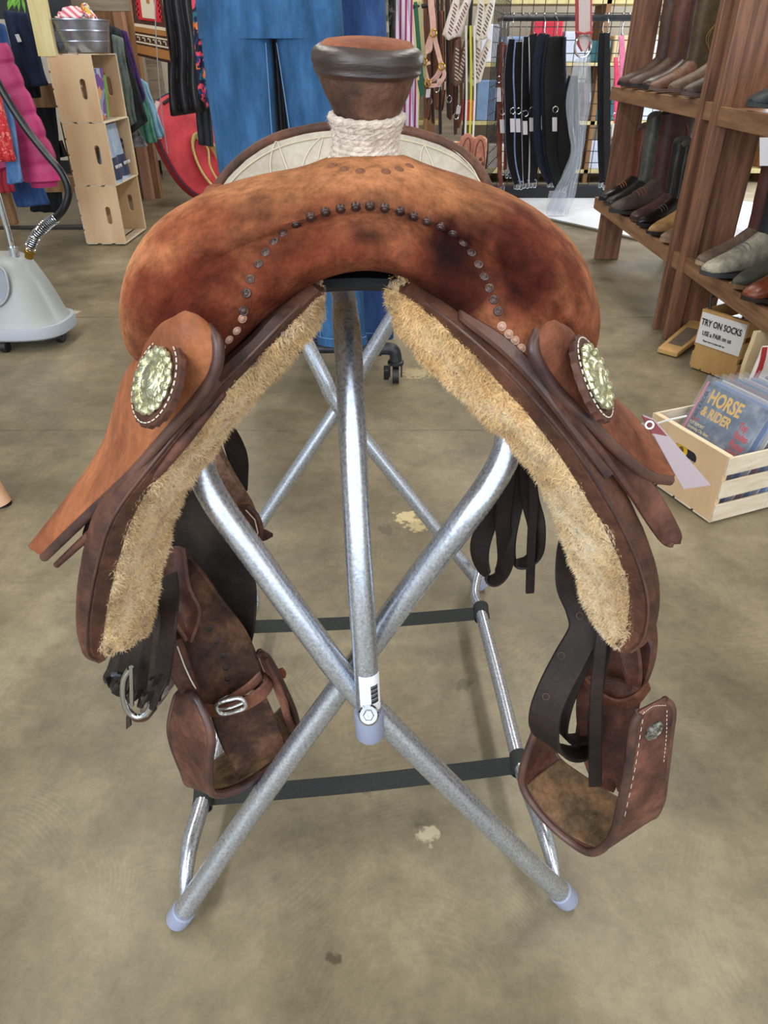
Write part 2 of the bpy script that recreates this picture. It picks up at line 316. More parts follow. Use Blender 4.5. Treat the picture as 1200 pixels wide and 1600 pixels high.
# ================================================================ THE SETTING
def floor_mat():
    m = mat('polished_concrete', (92, 85, 64), (152, 142, 118), sc=1.6, rough=.42, c3=(124, 114, 92), detail=9, lo=.25, hi=.75, spec=.4); N, L, b = nodes(m)
    tc = N.new('ShaderNodeTexCoord'); nz = N.new('ShaderNodeTexNoise'); nz.inputs['Scale'].default_value = 5; nz.inputs['Detail'].default_value = 10; nz.inputs['Roughness'].default_value = .7
    L.new(tc.outputs['Object'], nz.inputs[0])
    # trowel arcs: fine rings, shown only in patches
    vo = N.new('ShaderNodeTexVoronoi'); vo.inputs['Scale'].default_value = 1.7; L.new(tc.outputs['Object'], vo.inputs[0])
    mu = N.new('ShaderNodeMath'); mu.operation = 'MULTIPLY'; mu.inputs[1].default_value = 420
    dn = N.new('ShaderNodeTexNoise'); dn.inputs['Scale'].default_value = 2.2; L.new(tc.outputs['Object'], dn.inputs[0]); da = N.new('ShaderNodeMath'); da.operation = 'MULTIPLY_ADD'; da.inputs[1].default_value = .5; L.new(dn.outputs[0], da.inputs[0]); L.new(vo.outputs['Distance'], da.inputs[2]); L.new(da.outputs[0], mu.inputs[0])
    si = N.new('ShaderNodeMath'); si.operation = 'SINE'; L.new(mu.outputs[0], si.inputs[0])
    pn = N.new('ShaderNodeTexNoise'); pn.inputs['Scale'].default_value = 6.5; pn.inputs['Detail'].default_value = 3; L.new(tc.outputs['Object'], pn.inputs[0])
    pr = N.new('ShaderNodeMapRange'); pr.inputs[1].default_value = .50; pr.inputs[2].default_value = .68; L.new(pn.outputs[0], pr.inputs[0])
    m2 = N.new('ShaderNodeMath'); m2.operation = 'MULTIPLY'; L.new(si.outputs[0], m2.inputs[0]); L.new(pr.outputs[0], m2.inputs[1])
    m3 = N.new('ShaderNodeMath'); m3.operation = 'MULTIPLY_ADD'; m3.inputs[1].default_value = .06; m3.inputs[2].default_value = .5; L.new(m2.outputs[0], m3.inputs[0])
    m4 = N.new('ShaderNodeMath'); m4.operation = 'MULTIPLY_ADD'; m4.inputs[1].default_value = 1.7; L.new(nz.outputs[0], m4.inputs[0]); L.new(m3.outputs[0], m4.inputs[2])
    m5 = N.new('ShaderNodeMath'); m5.operation = 'ADD'; m5.inputs[1].default_value = -.36; L.new(m4.outputs[0], m5.inputs[0])
    old = b.inputs['Base Color'].links[0].from_socket
    mx = N.new('ShaderNodeMix'); mx.data_type = 'RGBA'; mx.blend_type = 'MULTIPLY'; mx.inputs[0].default_value = 1
    cb = N.new('ShaderNodeCombineColor'); 
    for k in range(3): L.new(m5.outputs[0], cb.inputs[k])
    L.new(old, mx.inputs[6]); L.new(cb.outputs[0], mx.inputs[7]); col = mx.outputs[2]
    fs = N.new('ShaderNodeTexNoise'); fs.inputs['Scale'].default_value = 42; fs.inputs['Detail'].default_value = 9; fs.inputs['Roughness'].default_value = .8; L.new(tc.outputs['Object'], fs.inputs[0])
    fr_ = N.new('ShaderNodeMapRange'); fr_.inputs[1].default_value = .3; fr_.inputs[2].default_value = .7; fr_.inputs[3].default_value = .80; fr_.inputs[4].default_value = 1.16; L.new(fs.outputs[0], fr_.inputs[0])
    fc_ = N.new('ShaderNodeCombineColor'); fm = N.new('ShaderNodeMix'); fm.data_type = 'RGBA'; fm.blend_type = 'MULTIPLY'; fm.inputs[0].default_value = 1
    for k in range(3): L.new(fr_.outputs[0], fc_.inputs[k])
    L.new(col, fm.inputs[6]); L.new(fc_.outputs[0], fm.inputs[7]); col = fm.outputs[2]
    # worn chips and spills, each where it lies
    ge = N.new('ShaderNodeNewGeometry')
    for (px, py, r, c) in [(636, 808, .035, (214, 194, 150)), (652, 822, .03, (190, 172, 128)), (606, 828, .028, (92, 88, 76)), (668, 1302, .022, (186, 176, 150)),
                           (655, 1290, .010, (84, 78, 66)), (573, 1236, .011, (84, 80, 70)), (725, 1068, .022, (96, 88, 70)), (648, 583, .06, (200, 180, 140)), (725, 372, .05, (200, 190, 160)), (520, 1500, .010, (70, 62, 50)), (118, 488, .03, (214, 206, 188))]:
        c0 = PZ(px, py, 0); vm = N.new('ShaderNodeVectorMath'); vm.operation = 'DISTANCE'; vm.inputs[1].default_value = c0
        L.new(ge.outputs['Position'], vm.inputs[0])
        nn = N.new('ShaderNodeTexNoise'); nn.inputs['Scale'].default_value = 60; nn.inputs['Detail'].default_value = 6; L.new(ge.outputs['Position'], nn.inputs[0])
        ad = N.new('ShaderNodeMath'); ad.operation = 'MULTIPLY_ADD'; ad.inputs[1].default_value = r*3.2; L.new(nn.outputs[0], ad.inputs[0]); L.new(vm.outputs['Value'], ad.inputs[2])
        mr = N.new('ShaderNodeMapRange'); mr.inputs[1].default_value = r*2.6; mr.inputs[2].default_value = r*2.2; mr.inputs[3].default_value = 0; mr.inputs[4].default_value = .75; L.new(ad.outputs[0], mr.inputs[0])
        q = N.new('ShaderNodeMix'); q.data_type = 'RGBA'; q.inputs[7].default_value = (*lin(c), 1); L.new(mr.outputs[0], q.inputs[0]); L.new(col, q.inputs[6]); col = q.outputs[2]
    L.new(col, b.inputs['Base Color'])
    rr = N.new('ShaderNodeMapRange'); rr.inputs['To Min'].default_value = .28; rr.inputs['To Max'].default_value = .55; L.new(nz.outputs[0], rr.inputs[0]); L.new(rr.outputs[0], b.inputs['Roughness'])
    bp = N.new('ShaderNodeBump'); bp.inputs['Strength'].default_value = .25; bp.inputs['Distance'].default_value = .001; L.new(m4.outputs[0], bp.inputs['Height']); L.new(bp.outputs[0], b.inputs['Normal'])
    return m
M['floor'] = floor_mat()
M['joint'] = mat('joint_filler', (104, 96, 76), rough=.9)
M['tile'] = mat('white_floor_tile', (226, 228, 232), (238, 240, 244), sc=3, rough=.35)
M['wall'] = mat('painted_wall', (214, 206, 192), (222, 214, 200), sc=2, rough=.9)
M['wall_block'] = mat('grey_wall', (150, 152, 158), (172, 174, 180), sc=5, rough=.9)
fl = G().box((0, 3.2, -.035), (9, 12.4, .05)).obj('floor', M['joint'], kind='structure', origin=(0, 3.2, -.06))
ys = [-3, .08, 2.115, 3.3, 9.4]
for a, b_ in zip(ys[:-1], ys[1:]):
    G().box((0, (a+b_)/2, -.006), (9, b_-a-.004, .012)).obj('slab', M['floor'], fl, bevel=.001)
A0 = V((1.10, 5.72, 0)); A1 = V((1.80, 4.70, 0)); dt = (A1-A0).normalized(); nt_ = V((-dt.y, dt.x, 0)) 
if nt_.y < 0: nt_ = -nt_
# white tiles beyond the metal strip
for i in range(-1, 3):
    for j in range(3):
        c = A0+dt*(.62*i+.31)+nt_*(.62*j+.35); R = Matrix((dt, nt_, dt.cross(nt_))).transposed()
        G().box(c+V((0, 0, .004)), (.615, .615, .008), R).obj('floor_tile', M['tile'], fl, bevel=.001)
tr = G().bar(A0-dt*.7+nt_*.02+V((0, 0, .006)), A1+dt*.3+nt_*.02+V((0, 0, .006)), .035, .014).obj('trim_1', mat('metal_strip', (150, 146, 138), rough=.35, metal=.8), kind='structure')
wb = G().box((0, 8.05, 1.7), (9, .1, 3.5)).obj('wall_back', M['wall'], kind='structure')
G().box((-4.45, 3.2, 1.7), (.1, 12.4, 3.5)).obj('wall_left', M['wall_block'], kind='structure')
G().box((4.45, 3.2, 1.7), (.1, 12.4, 3.5)).obj('wall_right', M['wall'], kind='structure')
G().box((0, 3.2, 3.5), (9, 12.4, .1)).obj('ceiling', mat('ceiling_paint', (206, 200, 190), rough=.95), kind='structure')
G().box((0, 7.98, .06), (8.8, .03, .12)).obj('baseboard_back', M['black'], kind='structure')

# ================================================================ SADDLE STAND
st = thing('saddle_stand', 'folding galvanised tube saddle stand with crossed legs under the brown saddle', 'stand', (-.03, .9, 0))
r = .0148
def leg_pts(foot, cross, knee, topz):
    foot, cross, knee = V(foot), V(cross), V(knee)
    return [foot, lerp(foot, cross, .5), cross, lerp(cross, knee, .55), knee, V((knee.x+(knee.x-cross.x)*.27, knee.y, knee.z+.085)), V((knee.x+(knee.x-cross.x)*.33, knee.y+.012, topz-.03)), V((knee.x+(knee.x-cross.x)*.33, knee.y+.055, topz)), V((knee.x+(knee.x-cross.x)*.33, knee.y+.10, topz))]
YF, YR = .575, 1.31
def LP(*a): return [P(x, y, z) for x, y, z in a]
# the right-leaning frame: foot right front -> top left ; and its mirror
fr_r = PZ(884, 1408, .016); fr_l = PZ(279, 1440, .016); fr_r.y = .563; fr_l.y = .535
cF = P(552, 1062, YF)
kL = P(398, 868, YF+.005); kR = P(726, 812, YF+.02)
tL = [P(342, 790, YF+.015), P(314, 735, YF+.028), P(307, 700, YF+.038), P(308, 672, YF+.05)]
tR = [P(770, 750, YF+.03), P(792, 705, YF+.038), P(797, 668, YF+.045), P(796, 640, YF+.055)]
cR = P(533, 635, YR); 
rr_r = V((.222, YR-.02, .016)); rr_l = V((-.375, YR, .016))
kL2 = P(462, 505, YR); kR2 = P(630, 470, YR)
def side_frame(foot_f, cross_f, knee_f, tops, knee_r, cross_r, foot_r, dy, name='leg_frame'):
    d = V((0, dy, 0))
    top_f = tops[-1]; top_r = V((knee_r.x+(top_f.x-knee_f.x)*.75, YR-.05, top_f.z+.0))
    pts = [foot_f, lerp(foot_f, cross_f, .33)+d*.6, lerp(foot_f, cross_f, .7)+d, cross_f+d, lerp(cross_f, knee_f, .5)+d*.7, knee_f, *tops, V((top_f.x*.93, top_f.y+.08, top_f.z+.012)),
           lerp(top_f, top_r, .5)*1.0+V((-top_f.x*.08, 0, .0)), V((top_r.x, top_r.y-.04, top_r.z)), V((top_r.x, YR, top_r.z-.05)), knee_r, lerp(knee_r, cross_r, .6)+d, cross_r+d, lerp(cross_r, foot_r, .5)+d*.6, foot_r]
    return G().tube(pts, r, 16, n=150).obj(name, M['zinc'], st)
side_frame(fr_r, cF, kL, tL, kL2, cR, rr_r, -.012)
side_frame(fr_l, cF, kR, tR, kR2, cR, rr_l, +.018)
# lower rails with flattened ends, one on each side
def rz_(lst): return [PZ(x, y, z) for x, y, z in lst]
G().tube([P(868, 1374, .572)]+rz_([(862, 1342, .062), (846, 1288, .078), (812, 1193, .08), (781, 1070, .08), (752, 960, .08), (742, 925, .074)])+[rr_r+V((.002, .0, .07))], [.008, .010, .0125, .0125, .0125, .0125, .010, .008], 12, n=60).obj('lower_rail', M['zinc'], st)
G().tube([P(289, 1404, .55)]+rz_([(291, 1365, .062), (298, 1315, .078), (318, 1246, .08), (352, 1110, .08), (385, 980, .08), (398, 930, .076)])+[rr_l+V((.03, .0, .07))], [.008, .010, .0125, .0125, .0125, .0125, .010, .008], 12, n=60).obj('lower_rail', M['zinc'], st)
for p, q in ((fr_r, cF), (fr_l, cF), (rr_r, cR), (rr_l, cR)):
    d = (q-p).normalized(); G().lathe([(.0165, 0), (.0172, .003), (.0172, .024), (.0155, .026)], 20, p-d*.010, d).obj('foot_cap', M['cap'], st)
# centre post, bending back into the top rail
post = [P(577, 1128, .545), P(571, 1030, .552), P(562, 900, .568), P(554, 740, .60), P(547, 600, .635), P(543, 530, .665), P(540, 497, .70), P(538, 478, .75), P(536, 462, .80)]
G().tube(post+[V((post[-1].x-.03, 1.05, post[-1].z+.005)), V((post[-1].x-.05, 1.28, post[-1].z))], .0135, 18, n=110).obj('centre_post', M['zinc'], st)
d = (post[1]-post[0]).normalized()
G().lathe([(.012, -.006), (.0165, 0), (.0168, .034), (.0148, .036)], 22, post[0]-d*.018, d).obj('foot_cap', M['cap'], st)
bp_ = P(576, 1117, .527); bn = (V((0, 0, CH))-bp_).normalized()+V((0, -.2, .1))
bo = G().lathe([(.0115, -.006), (.0115, .002), (.0095, .004)], 24, bp_, bn).obj('bolt_washer', M['chrome'], st)
G().lathe([(.0062, 0), (.0062, .006), (.005, .0075)], 6, bp_+bn.normalized()*.003, bn, ).obj('bolt_head', M['zinc'], bo)
# barcode sticker wrapped on the post
M['label'] = mat('sticker_paper', (226, 224, 230), rough=.6); M['ink'] = mat('black_ink', (34, 32, 36), rough=.6)
pa, pb = lerp(post[1], post[0], .14), lerp(post[1], post[0], .70)
ax = (pb-pa).normalized(); fr = V((0, -1, .2)); fr = (fr-ax*fr.dot(ax)).normalized(); sx_ = ax.cross(fr)
if sx_.x < 0: sx_ = -sx_
g = [[lerp(pa, pb, i/5)+(fr*cos(a)+sx_*sin(a))*.0147 for a in [(-.55+1.75*j/9) for j in range(10)]] for i in range(6)]
lb = G().sheet(g, .0004).obj('barcode_label', M['label'], st)
for k in range(12):
    t = .28+.5*k/12; c = lerp(pa, pb, t); G().sheet([[c+ax*x+(fr*cos(a)+sx_*sin(a))*.0151 for a in (.3, .5, .7, .9)] for x in (-.0007*(1+k % 3*.35), .0007)], .0002).obj('bar', M['ink'], lb)
# webbing straps round the rails
def web(a, b_):
    a, b_ = V(a), V(b_); sag = V((0, 0, -.006))
    G().band([a+V((.015, 0, 0)), lerp(a, b_, .3)+sag, lerp(a, b_, .6)+sag, b_-V((.015, 0, 0))], (0, 1, .55), .026, .0022, n=20).obj('webbing_strap', M['web'], st)
    for q, s_ in ((a, 1), (b_, -1)):
        c = q; ring = [c+V((.0145*cos(t), 0, .0145*sin(t))) for t in [2*pi*k/16 for k in range(16)]]
        g = [[p+V((0, .013*j, .006*j)) for j in (-1, 0, 1)] for p in ring+ring[:1]]
        G().sheet(g, .0022).obj('strap_loop', M['web'], st)
web(PZ(752, 957, .08), PZ(385, 980, .08)); web(PZ(812, 1193, .08), PZ(318, 1246, .08))

# ================================================================ THE SADDLE
sd = thing('western_saddle', 'worn brown roughout western saddle with wool wrapped horn on a tube stand', 'saddle', (-.02, .75, .8))
def stainer(base, spots, lo=.35):
    sp = [(P(x, y, Y), rad, c) for x, y, Y, rad, c in spots]
    def f(p):
        c = list(base(p)) if callable(base) else list(base)
        for q, rad, k in sp:
            d = (p-q).length/rad+.55*noise.noise(p*34)+.3*noise.noise(p*90)
            t = max(0, min(1, (1.15-d)/.55)); c = [c[i]*(1-t+t*k[i]) for i in range(3)]
        return c
    return f
O = [(237, 548), (212, 510), (203, 470), (204, 430), (219, 385), (256, 338), (318, 303), (395, 279), (466, 264), (520, 246), (570, 241), (622, 246), (672, 264), (735, 282), (800, 306), (858, 342), (902, 388), (921, 440), (921, 480), (908, 525), (893, 566)]
I = [(330, 606), (346, 578), (364, 552), (386, 526), (408, 505), (432, 484), (456, 464), (484, 442), (512, 427), (541, 419), (570, 416), (599, 419), (630, 428), (660, 447), (692, 470), (720, 490), (748, 510), (776, 532), (802, 554), (826, 580), (848, 608)]
NS = 72; SEG = 56
Oc = cr([P(x, y, .585-.02*sin(pi*k/20)+.02) for k, (x, y) in enumerate(O)], NS); Ic = cr([P(x, y, .535) for x, y in I], NS)
rings = []; cpar = {}
for i in range(NS):
    t = i/(NS-1); o_, n_ = Oc[i], Ic[i]; side = abs(t-.5)*2; ed = min(1, (1-side)*7)**.6
    c = (o_+n_)/2; h = (o_-n_)/2; df = (.050+.030*math.exp(-((side-.72)/.28)**2))*ed; db = (.07+.03*side)*ed
    ring = []
    for k in range(SEG):
        a = 2*pi*k/SEG; ca, sa = cos(a), sin(a)
        u = math.copysign(abs(ca)**.82, ca); v_ = math.copysign(abs(sa)**.82, sa)
        dep = -df*v_ if v_ > 0 else -db*v_
        # the welted ridge under the rivet line and the roll of the gullet lip
        if v_ > 0:
            rl = .12 if side < .75 else .12+.5*(side-.75)
            dep += .010*math.exp(-((u-rl)/.10)**2)*v_*min(1, (1-side)*4)
            dep -= .008*math.exp(-((u+.45)/.35)**2)*v_
        p = c+h*u+V((0, dep, 0)); p += noise.noise_vector(p*14)*.0018
        ring.append(p)
    rings.append(ring)
def fork_base(p):
    # burnished front face below the rivet line is a redder, darker leather
    i = min(range(0, NS, 2), key=lambda k: (Oc[k]-p).length_squared+(Ic[k]-p).length_squared)
    h = Oc[i]-Ic[i]; u = (p-Ic[i]).dot(h)/h.length_squared
    t = max(0, min(1, (.62-u)/.3+.5*noise.noise(p*28))); return [lerp(1.04, .58, t), lerp(1.0, .45, t), lerp(.94, .44, t)]
D = (.42, .42, .5); D2 = (.62, .58, .62); D3 = (.5, .54, .62)
fcol = stainer(fork_base, [(800, 425, .54, .05, (.66, .5, .56)), (770, 455, .54, .035, (.66, .55, .6)), (868, 480, .56, .03, (.6, .5, .55)), (620, 318, .50, .028, (.42, .46, .54)), (590, 314, .50, .024, (.5, .53, .58)), (655, 326, .50, .024, (.5, .52, .56)), (555, 316, .50, .022, D3), (690, 338, .5, .022, D2), (640, 338, .49, .020, (.5, .5, .55)), (740, 345, .52, .02, D2),
    (725, 470, .5, .03, D2), (270, 370, .57, .012, D), (300, 352, .57, .010, D), (400, 340, .54, .02, D2), (800, 345, .56, .014, D2), (890, 440, .56, .013, D2), (215, 440, .57, .012, D2), (440, 375, .5, .015, D2), (705, 385, .5, .015, D),
    (300, 420, .52, .06, (.76, .62, .62)), (330, 460, .52, .055, (.72, .58, .60)), (275, 480, .5, .045, (.78, .62, .62)), (835, 430, .53, .05, (.62, .48, .52)), (830, 490, .53, .045, (.70, .55, .58)), (740, 440, .5, .035, (.62, .55, .58)), (700, 450, .5, .035, (.66, .58, .6)), (650, 455, .49, .05, (.8, .68, .7)), (470, 400, .49, .05, (.85, .72, .72)), (760, 395, .53, .035, (.8, .66, .66)),(480, 415, .49, .03, (.8, .66, .66)), (700, 420, .49, .04, (.72, .6, .62))])
fork = G().loft(rings).obj('fork', M['suede'], sd, col=fcol, angle=80)
bF = bvh_of([fork])
M['rivet'] = mat('dark_rivet', (50, 34, 32), (78, 56, 50), sc=90, rough=.35, metal=.3)
M['rivet_pale'] = mat('worn_rivet', (150, 112, 94), (176, 140, 120), sc=90, rough=.5)
M['rivet_tan'] = mat('tan_rivet', (112, 68, 42), rough=.7)
def stud(g_, p, n, rad): return g_.lathe([(rad, -.002), (rad, .0001), (rad*.86, .0006), (rad*.62, .0005), (rad*.50, .0010), (rad*.25, .0014), (0.0003, .0015)], 14, p, n, caps=False)
first = {}
for lst, mt, rad, nm in (([(381, 486), (385, 458), (391, 436), (404, 412), (415, 394), (428, 377), (442, 364), (463, 352), (486, 341), (509, 333), (532, 328), (556, 325), (578, 324), (601, 327), (625, 332), (646, 340), (667, 348), (688, 356), (708, 366), (724, 379), (737, 395), (748, 413), (757, 432), (765, 450), (772, 468), (779, 486)], 'rivet', .0035, 'rivet'),
                     ([(379, 498), (370, 517), (358, 531), (346, 544), (784, 510), (795, 522), (805, 532), (815, 544)], 'rivet_pale', .0034, 'rivet'),
                     ([(519, 259), (538, 264), (563, 267), (603, 268), (624, 264), (640, 259)], 'rivet_tan', .0036, 'rivet')):
    for px, py in lst:
        p, n = hit(bF, px, py)
        if p is not None: stud(G(), p, n, rad).obj(nm, M[mt], sd)
# dark arch lining under the gullet
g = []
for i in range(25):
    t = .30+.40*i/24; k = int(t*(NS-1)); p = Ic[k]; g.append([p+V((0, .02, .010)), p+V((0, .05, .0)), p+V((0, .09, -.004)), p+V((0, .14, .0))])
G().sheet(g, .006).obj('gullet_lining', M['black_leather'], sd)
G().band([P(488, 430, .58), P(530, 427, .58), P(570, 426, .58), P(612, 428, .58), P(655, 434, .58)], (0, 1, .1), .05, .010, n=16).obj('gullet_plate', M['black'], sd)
# horn
hc = P(571, 84, .60); hz = lambda y: P(571, y, .60).z; s_ = .60/1315
def hr(px): return px*s_
ax = V((.035, -.10, 1)).normalized(); hb = P(571, 262, .600); q = V((0, 0, 1)).rotation_difference(ax)
G().lathe([(hr(55), hz(268)-hb.z), (hr(52), hz(250)-hb.z), (hr(45), hz(225)-hb.z), (hr(46), hz(200)-hb.z), (hr(50), hz(175)-hb.z)], 32, hb, ax).obj('horn_neck', M['horn'], sd)
bell = G().lathe([(hr(40), hz(185)-hb.z), (hr(51), hz(180)-hb.z), (hr(58), hz(165)-hb.z), (hr(67), hz(145)-hb.z), (hr(74), hz(122)-hb.z), (hr(76), hz(106)-hb.z), (hr(60), hz(100)-hb.z)], 40, hb, ax).jit(.0012, 40).obj('horn_bell', M['horn'], sd)
G().lathe([(hr(68), hz(116)-hb.z), (hr(79), hz(115)-hb.z), (hr(84), hz(108)-hb.z), (hr(83.5), hz(103)-hb.z), (hr(84), hz(99)-hb.z), (hr(87), hz(92)-hb.z), (hr(86), hz(81)-hb.z), (hr(82), hz(74)-hb.z), (hr(74), hz(68)-hb.z), (hr(62), hz(66)-hb.z)], 56, hb, ax).jit(.001, 30).obj('horn_rim', M['horn_rim'], sd)
G().lathe([(hr(76), hz(74)-hb.z), (hr(66), hz(63)-hb.z), (hr(45), hz(59.5)-hb.z), (.0005, hz(58)-hb.z)], 40, hb, ax, caps=False).obj('horn_cap', M['rust'], sd)
# wrap: coils of mohair yarn
prof = [(268, 64), (252, 58), (238, 52), (226, 48.5), (214, 48), (202, 50), (190, 53), (182, 56), (176, 58)]
def wr(y):
    for (a, ra), (b_, rb) in zip(prof[:-1], prof[1:]):
        if b_ <= y <= a: return lerp(ra, rb, (a-y)/(a-b_))
    return prof[-1][1]
g = G(); NT = 9; pts = []
for k in range(NT*40):
    t = k/(NT*40-1); y = lerp(264, 178, t); an = t*NT*2*pi; rr_ = hr(wr(y))+.0008*noise.noise(V((an, 0, 0))); pts.append(hb+q @ V((rr_*cos(an), rr_*sin(an), hz(y)-hb.z+.0015*sin(an))))
g.tube(pts, .0029, 8); wrap = g.obj('horn_wrap', M['wrap'], sd)
g = G()
for s in range(3):      # twisted strands of the yarn
    pp = []
    for k, p in enumerate(pts):
        a = k*.9+s*2.1; rd = (p-hb); rd.z = 0; rd.normalize(); pp.append(p+rd*.0022*cos(a)+V((0, 0, 1))*.0022*sin(a))
    g.tube(pp, .0014, 5)
g.obj('yarn_strand', M['wrap'], wrap)
def fuzz(pts_n, name, m, parent, length, wd, seed=1, droop=.3):
    rnd = random.Random(seed); g = G()
    for p, n in pts_n:
        d = (n+V((rnd.uniform(-1, 1), rnd.uniform(-1, 1), rnd.uniform(-1, 1)))*.75).normalized(); s = d.orthogonal().normalized(); s.rotate(Matrix.Rotation(rnd.uniform(0, 6.3), 3, d))
        l = length*rnd.uniform(.5, 1.2); m_ = p+d*l*.55; e = p+d*l+V((0, 0, -droop*l))+s*l*rnd.uniform(-.4, .4)
        g.v += [p-s*wd, p+s*wd, m_+s*wd*.7, m_-s*wd*.7, e]; k = len(g.v)-5; g.f += [(k, k+1, k+2, k+3), (k+3, k+2, k+4)]
    return g
rnd = random.Random(3); pn = []
for k in range(2600):
    i = rnd.randrange(len(pts)); p = pts[i]; rd = p-hb; rd.z = 0; rd.normalize(); pn.append((p+rd*.002, rd))
o = fuzz(pn, 'wrap_fuzz', None, None, .0032, .00012).obj('wrap_fuzz', M['wrap'], wrap, kind='stuff')
# seat and cantle
CA = [(338, 345, .98), (331, 318, .99), (345, 284, 1.0), (380, 246, 1.02), (430, 216, 1.04), (490, 201, 1.055), (550, 196, 1.06), (610, 200, 1.055), (665, 212, 1.04), (712, 232, 1.02), (745, 260, 1.0), (762, 290, .98), (765, 318, .97)]
rim = cr(PL(CA), 49); base = [V((lerp(-.13, .13, i/48)-.02, lerp(.80, .80, i/48)+.10*sin(pi*i/48), .885-.0*i)) for i in range(49)]
g = [[lerp(rim[i], base[i], j/14)+V((0, .035*sin(pi*j/14), -.030*sin(pi*j/14))) for j in range(15)] for i in range(49)]
cant = G().sheet(g, .006).obj('cantle_face', M['cantle'], sd)
G().tube(rim, .0062, 12).jit(.0006, 60).obj('cantle_binding', M['brown'], sd)
inner = [g[i][1]+V((0, -.004, .002)) for i in range(49)]
G().tube(inner, .0010, 6).obj('cantle_welt', mat('yellowed_welt', (188, 178, 150), rough=.6), sd)
back = [[lerp(rim[i], V((lerp(-.17, .17, i/48)-.02, 1.10+.06*sin(pi*i/48), .86)), j/5)+V((0, .02*sin(pi*j/5), 0)) for j in range(6)] for i in range(49)]
G().sheet(back, .006).obj('cantle_back', M['rust'], sd)
sg = [[V((lerp(-.15, .13, i/20)-.01, lerp(.64, 1.02, j/14), .925-.045*sin(pi*min(1, j/11))-.04*abs(i/10-1)**2+.02*(1-j/14))) for j in range(15)] for i in range(21)]
G().sheet(sg, .01).obj('seat', M['cantle'], sd)
bC = bvh_of([cant])
for k, pet in enumerate(([(424, 276), (422, 255), (426, 232), (432, 221), (438, 235), (445, 255), (452, 272)], [(472, 265), (476, 248), (488, 228), (504, 214), (500, 232), (496, 250)], [(335, 295), (352, 295), (372, 297)], [(338, 296), (343, 302), (349, 306)],
        [(656, 262), (658, 240), (663, 228), (668, 236), (674, 250), (680, 268)], [(332, 316), (334, 300), (352, 270), (385, 240), (434, 212), (500, 200), (522, 199)], [(628, 205), (668, 216), (708, 234), (738, 262), (752, 290)])):
    h = [hit(bC, x, y) for x, y in [(p.x, p.y) for p in cr([V((x, y, 0)) for x, y in pet], 16)]]
    h = [p+n*.0012 for p, n in h if p is not None]
    if len(h) > 3: G().tube(h, .0007, 5, caps=False).obj('stitching', M['thread'], sd)
# seat jockey hint at the left: torn suede behind the swell
G().strip(PL([(322, 318, .98), (328, 340, .95), (330, 370, .92)]), PL([(345, 290, 1.0), (362, 330, .97), (370, 370, .94)]), .012, bulge=.01).jit(.004, 50).obj('seat_jockey', M['rust'], sd)
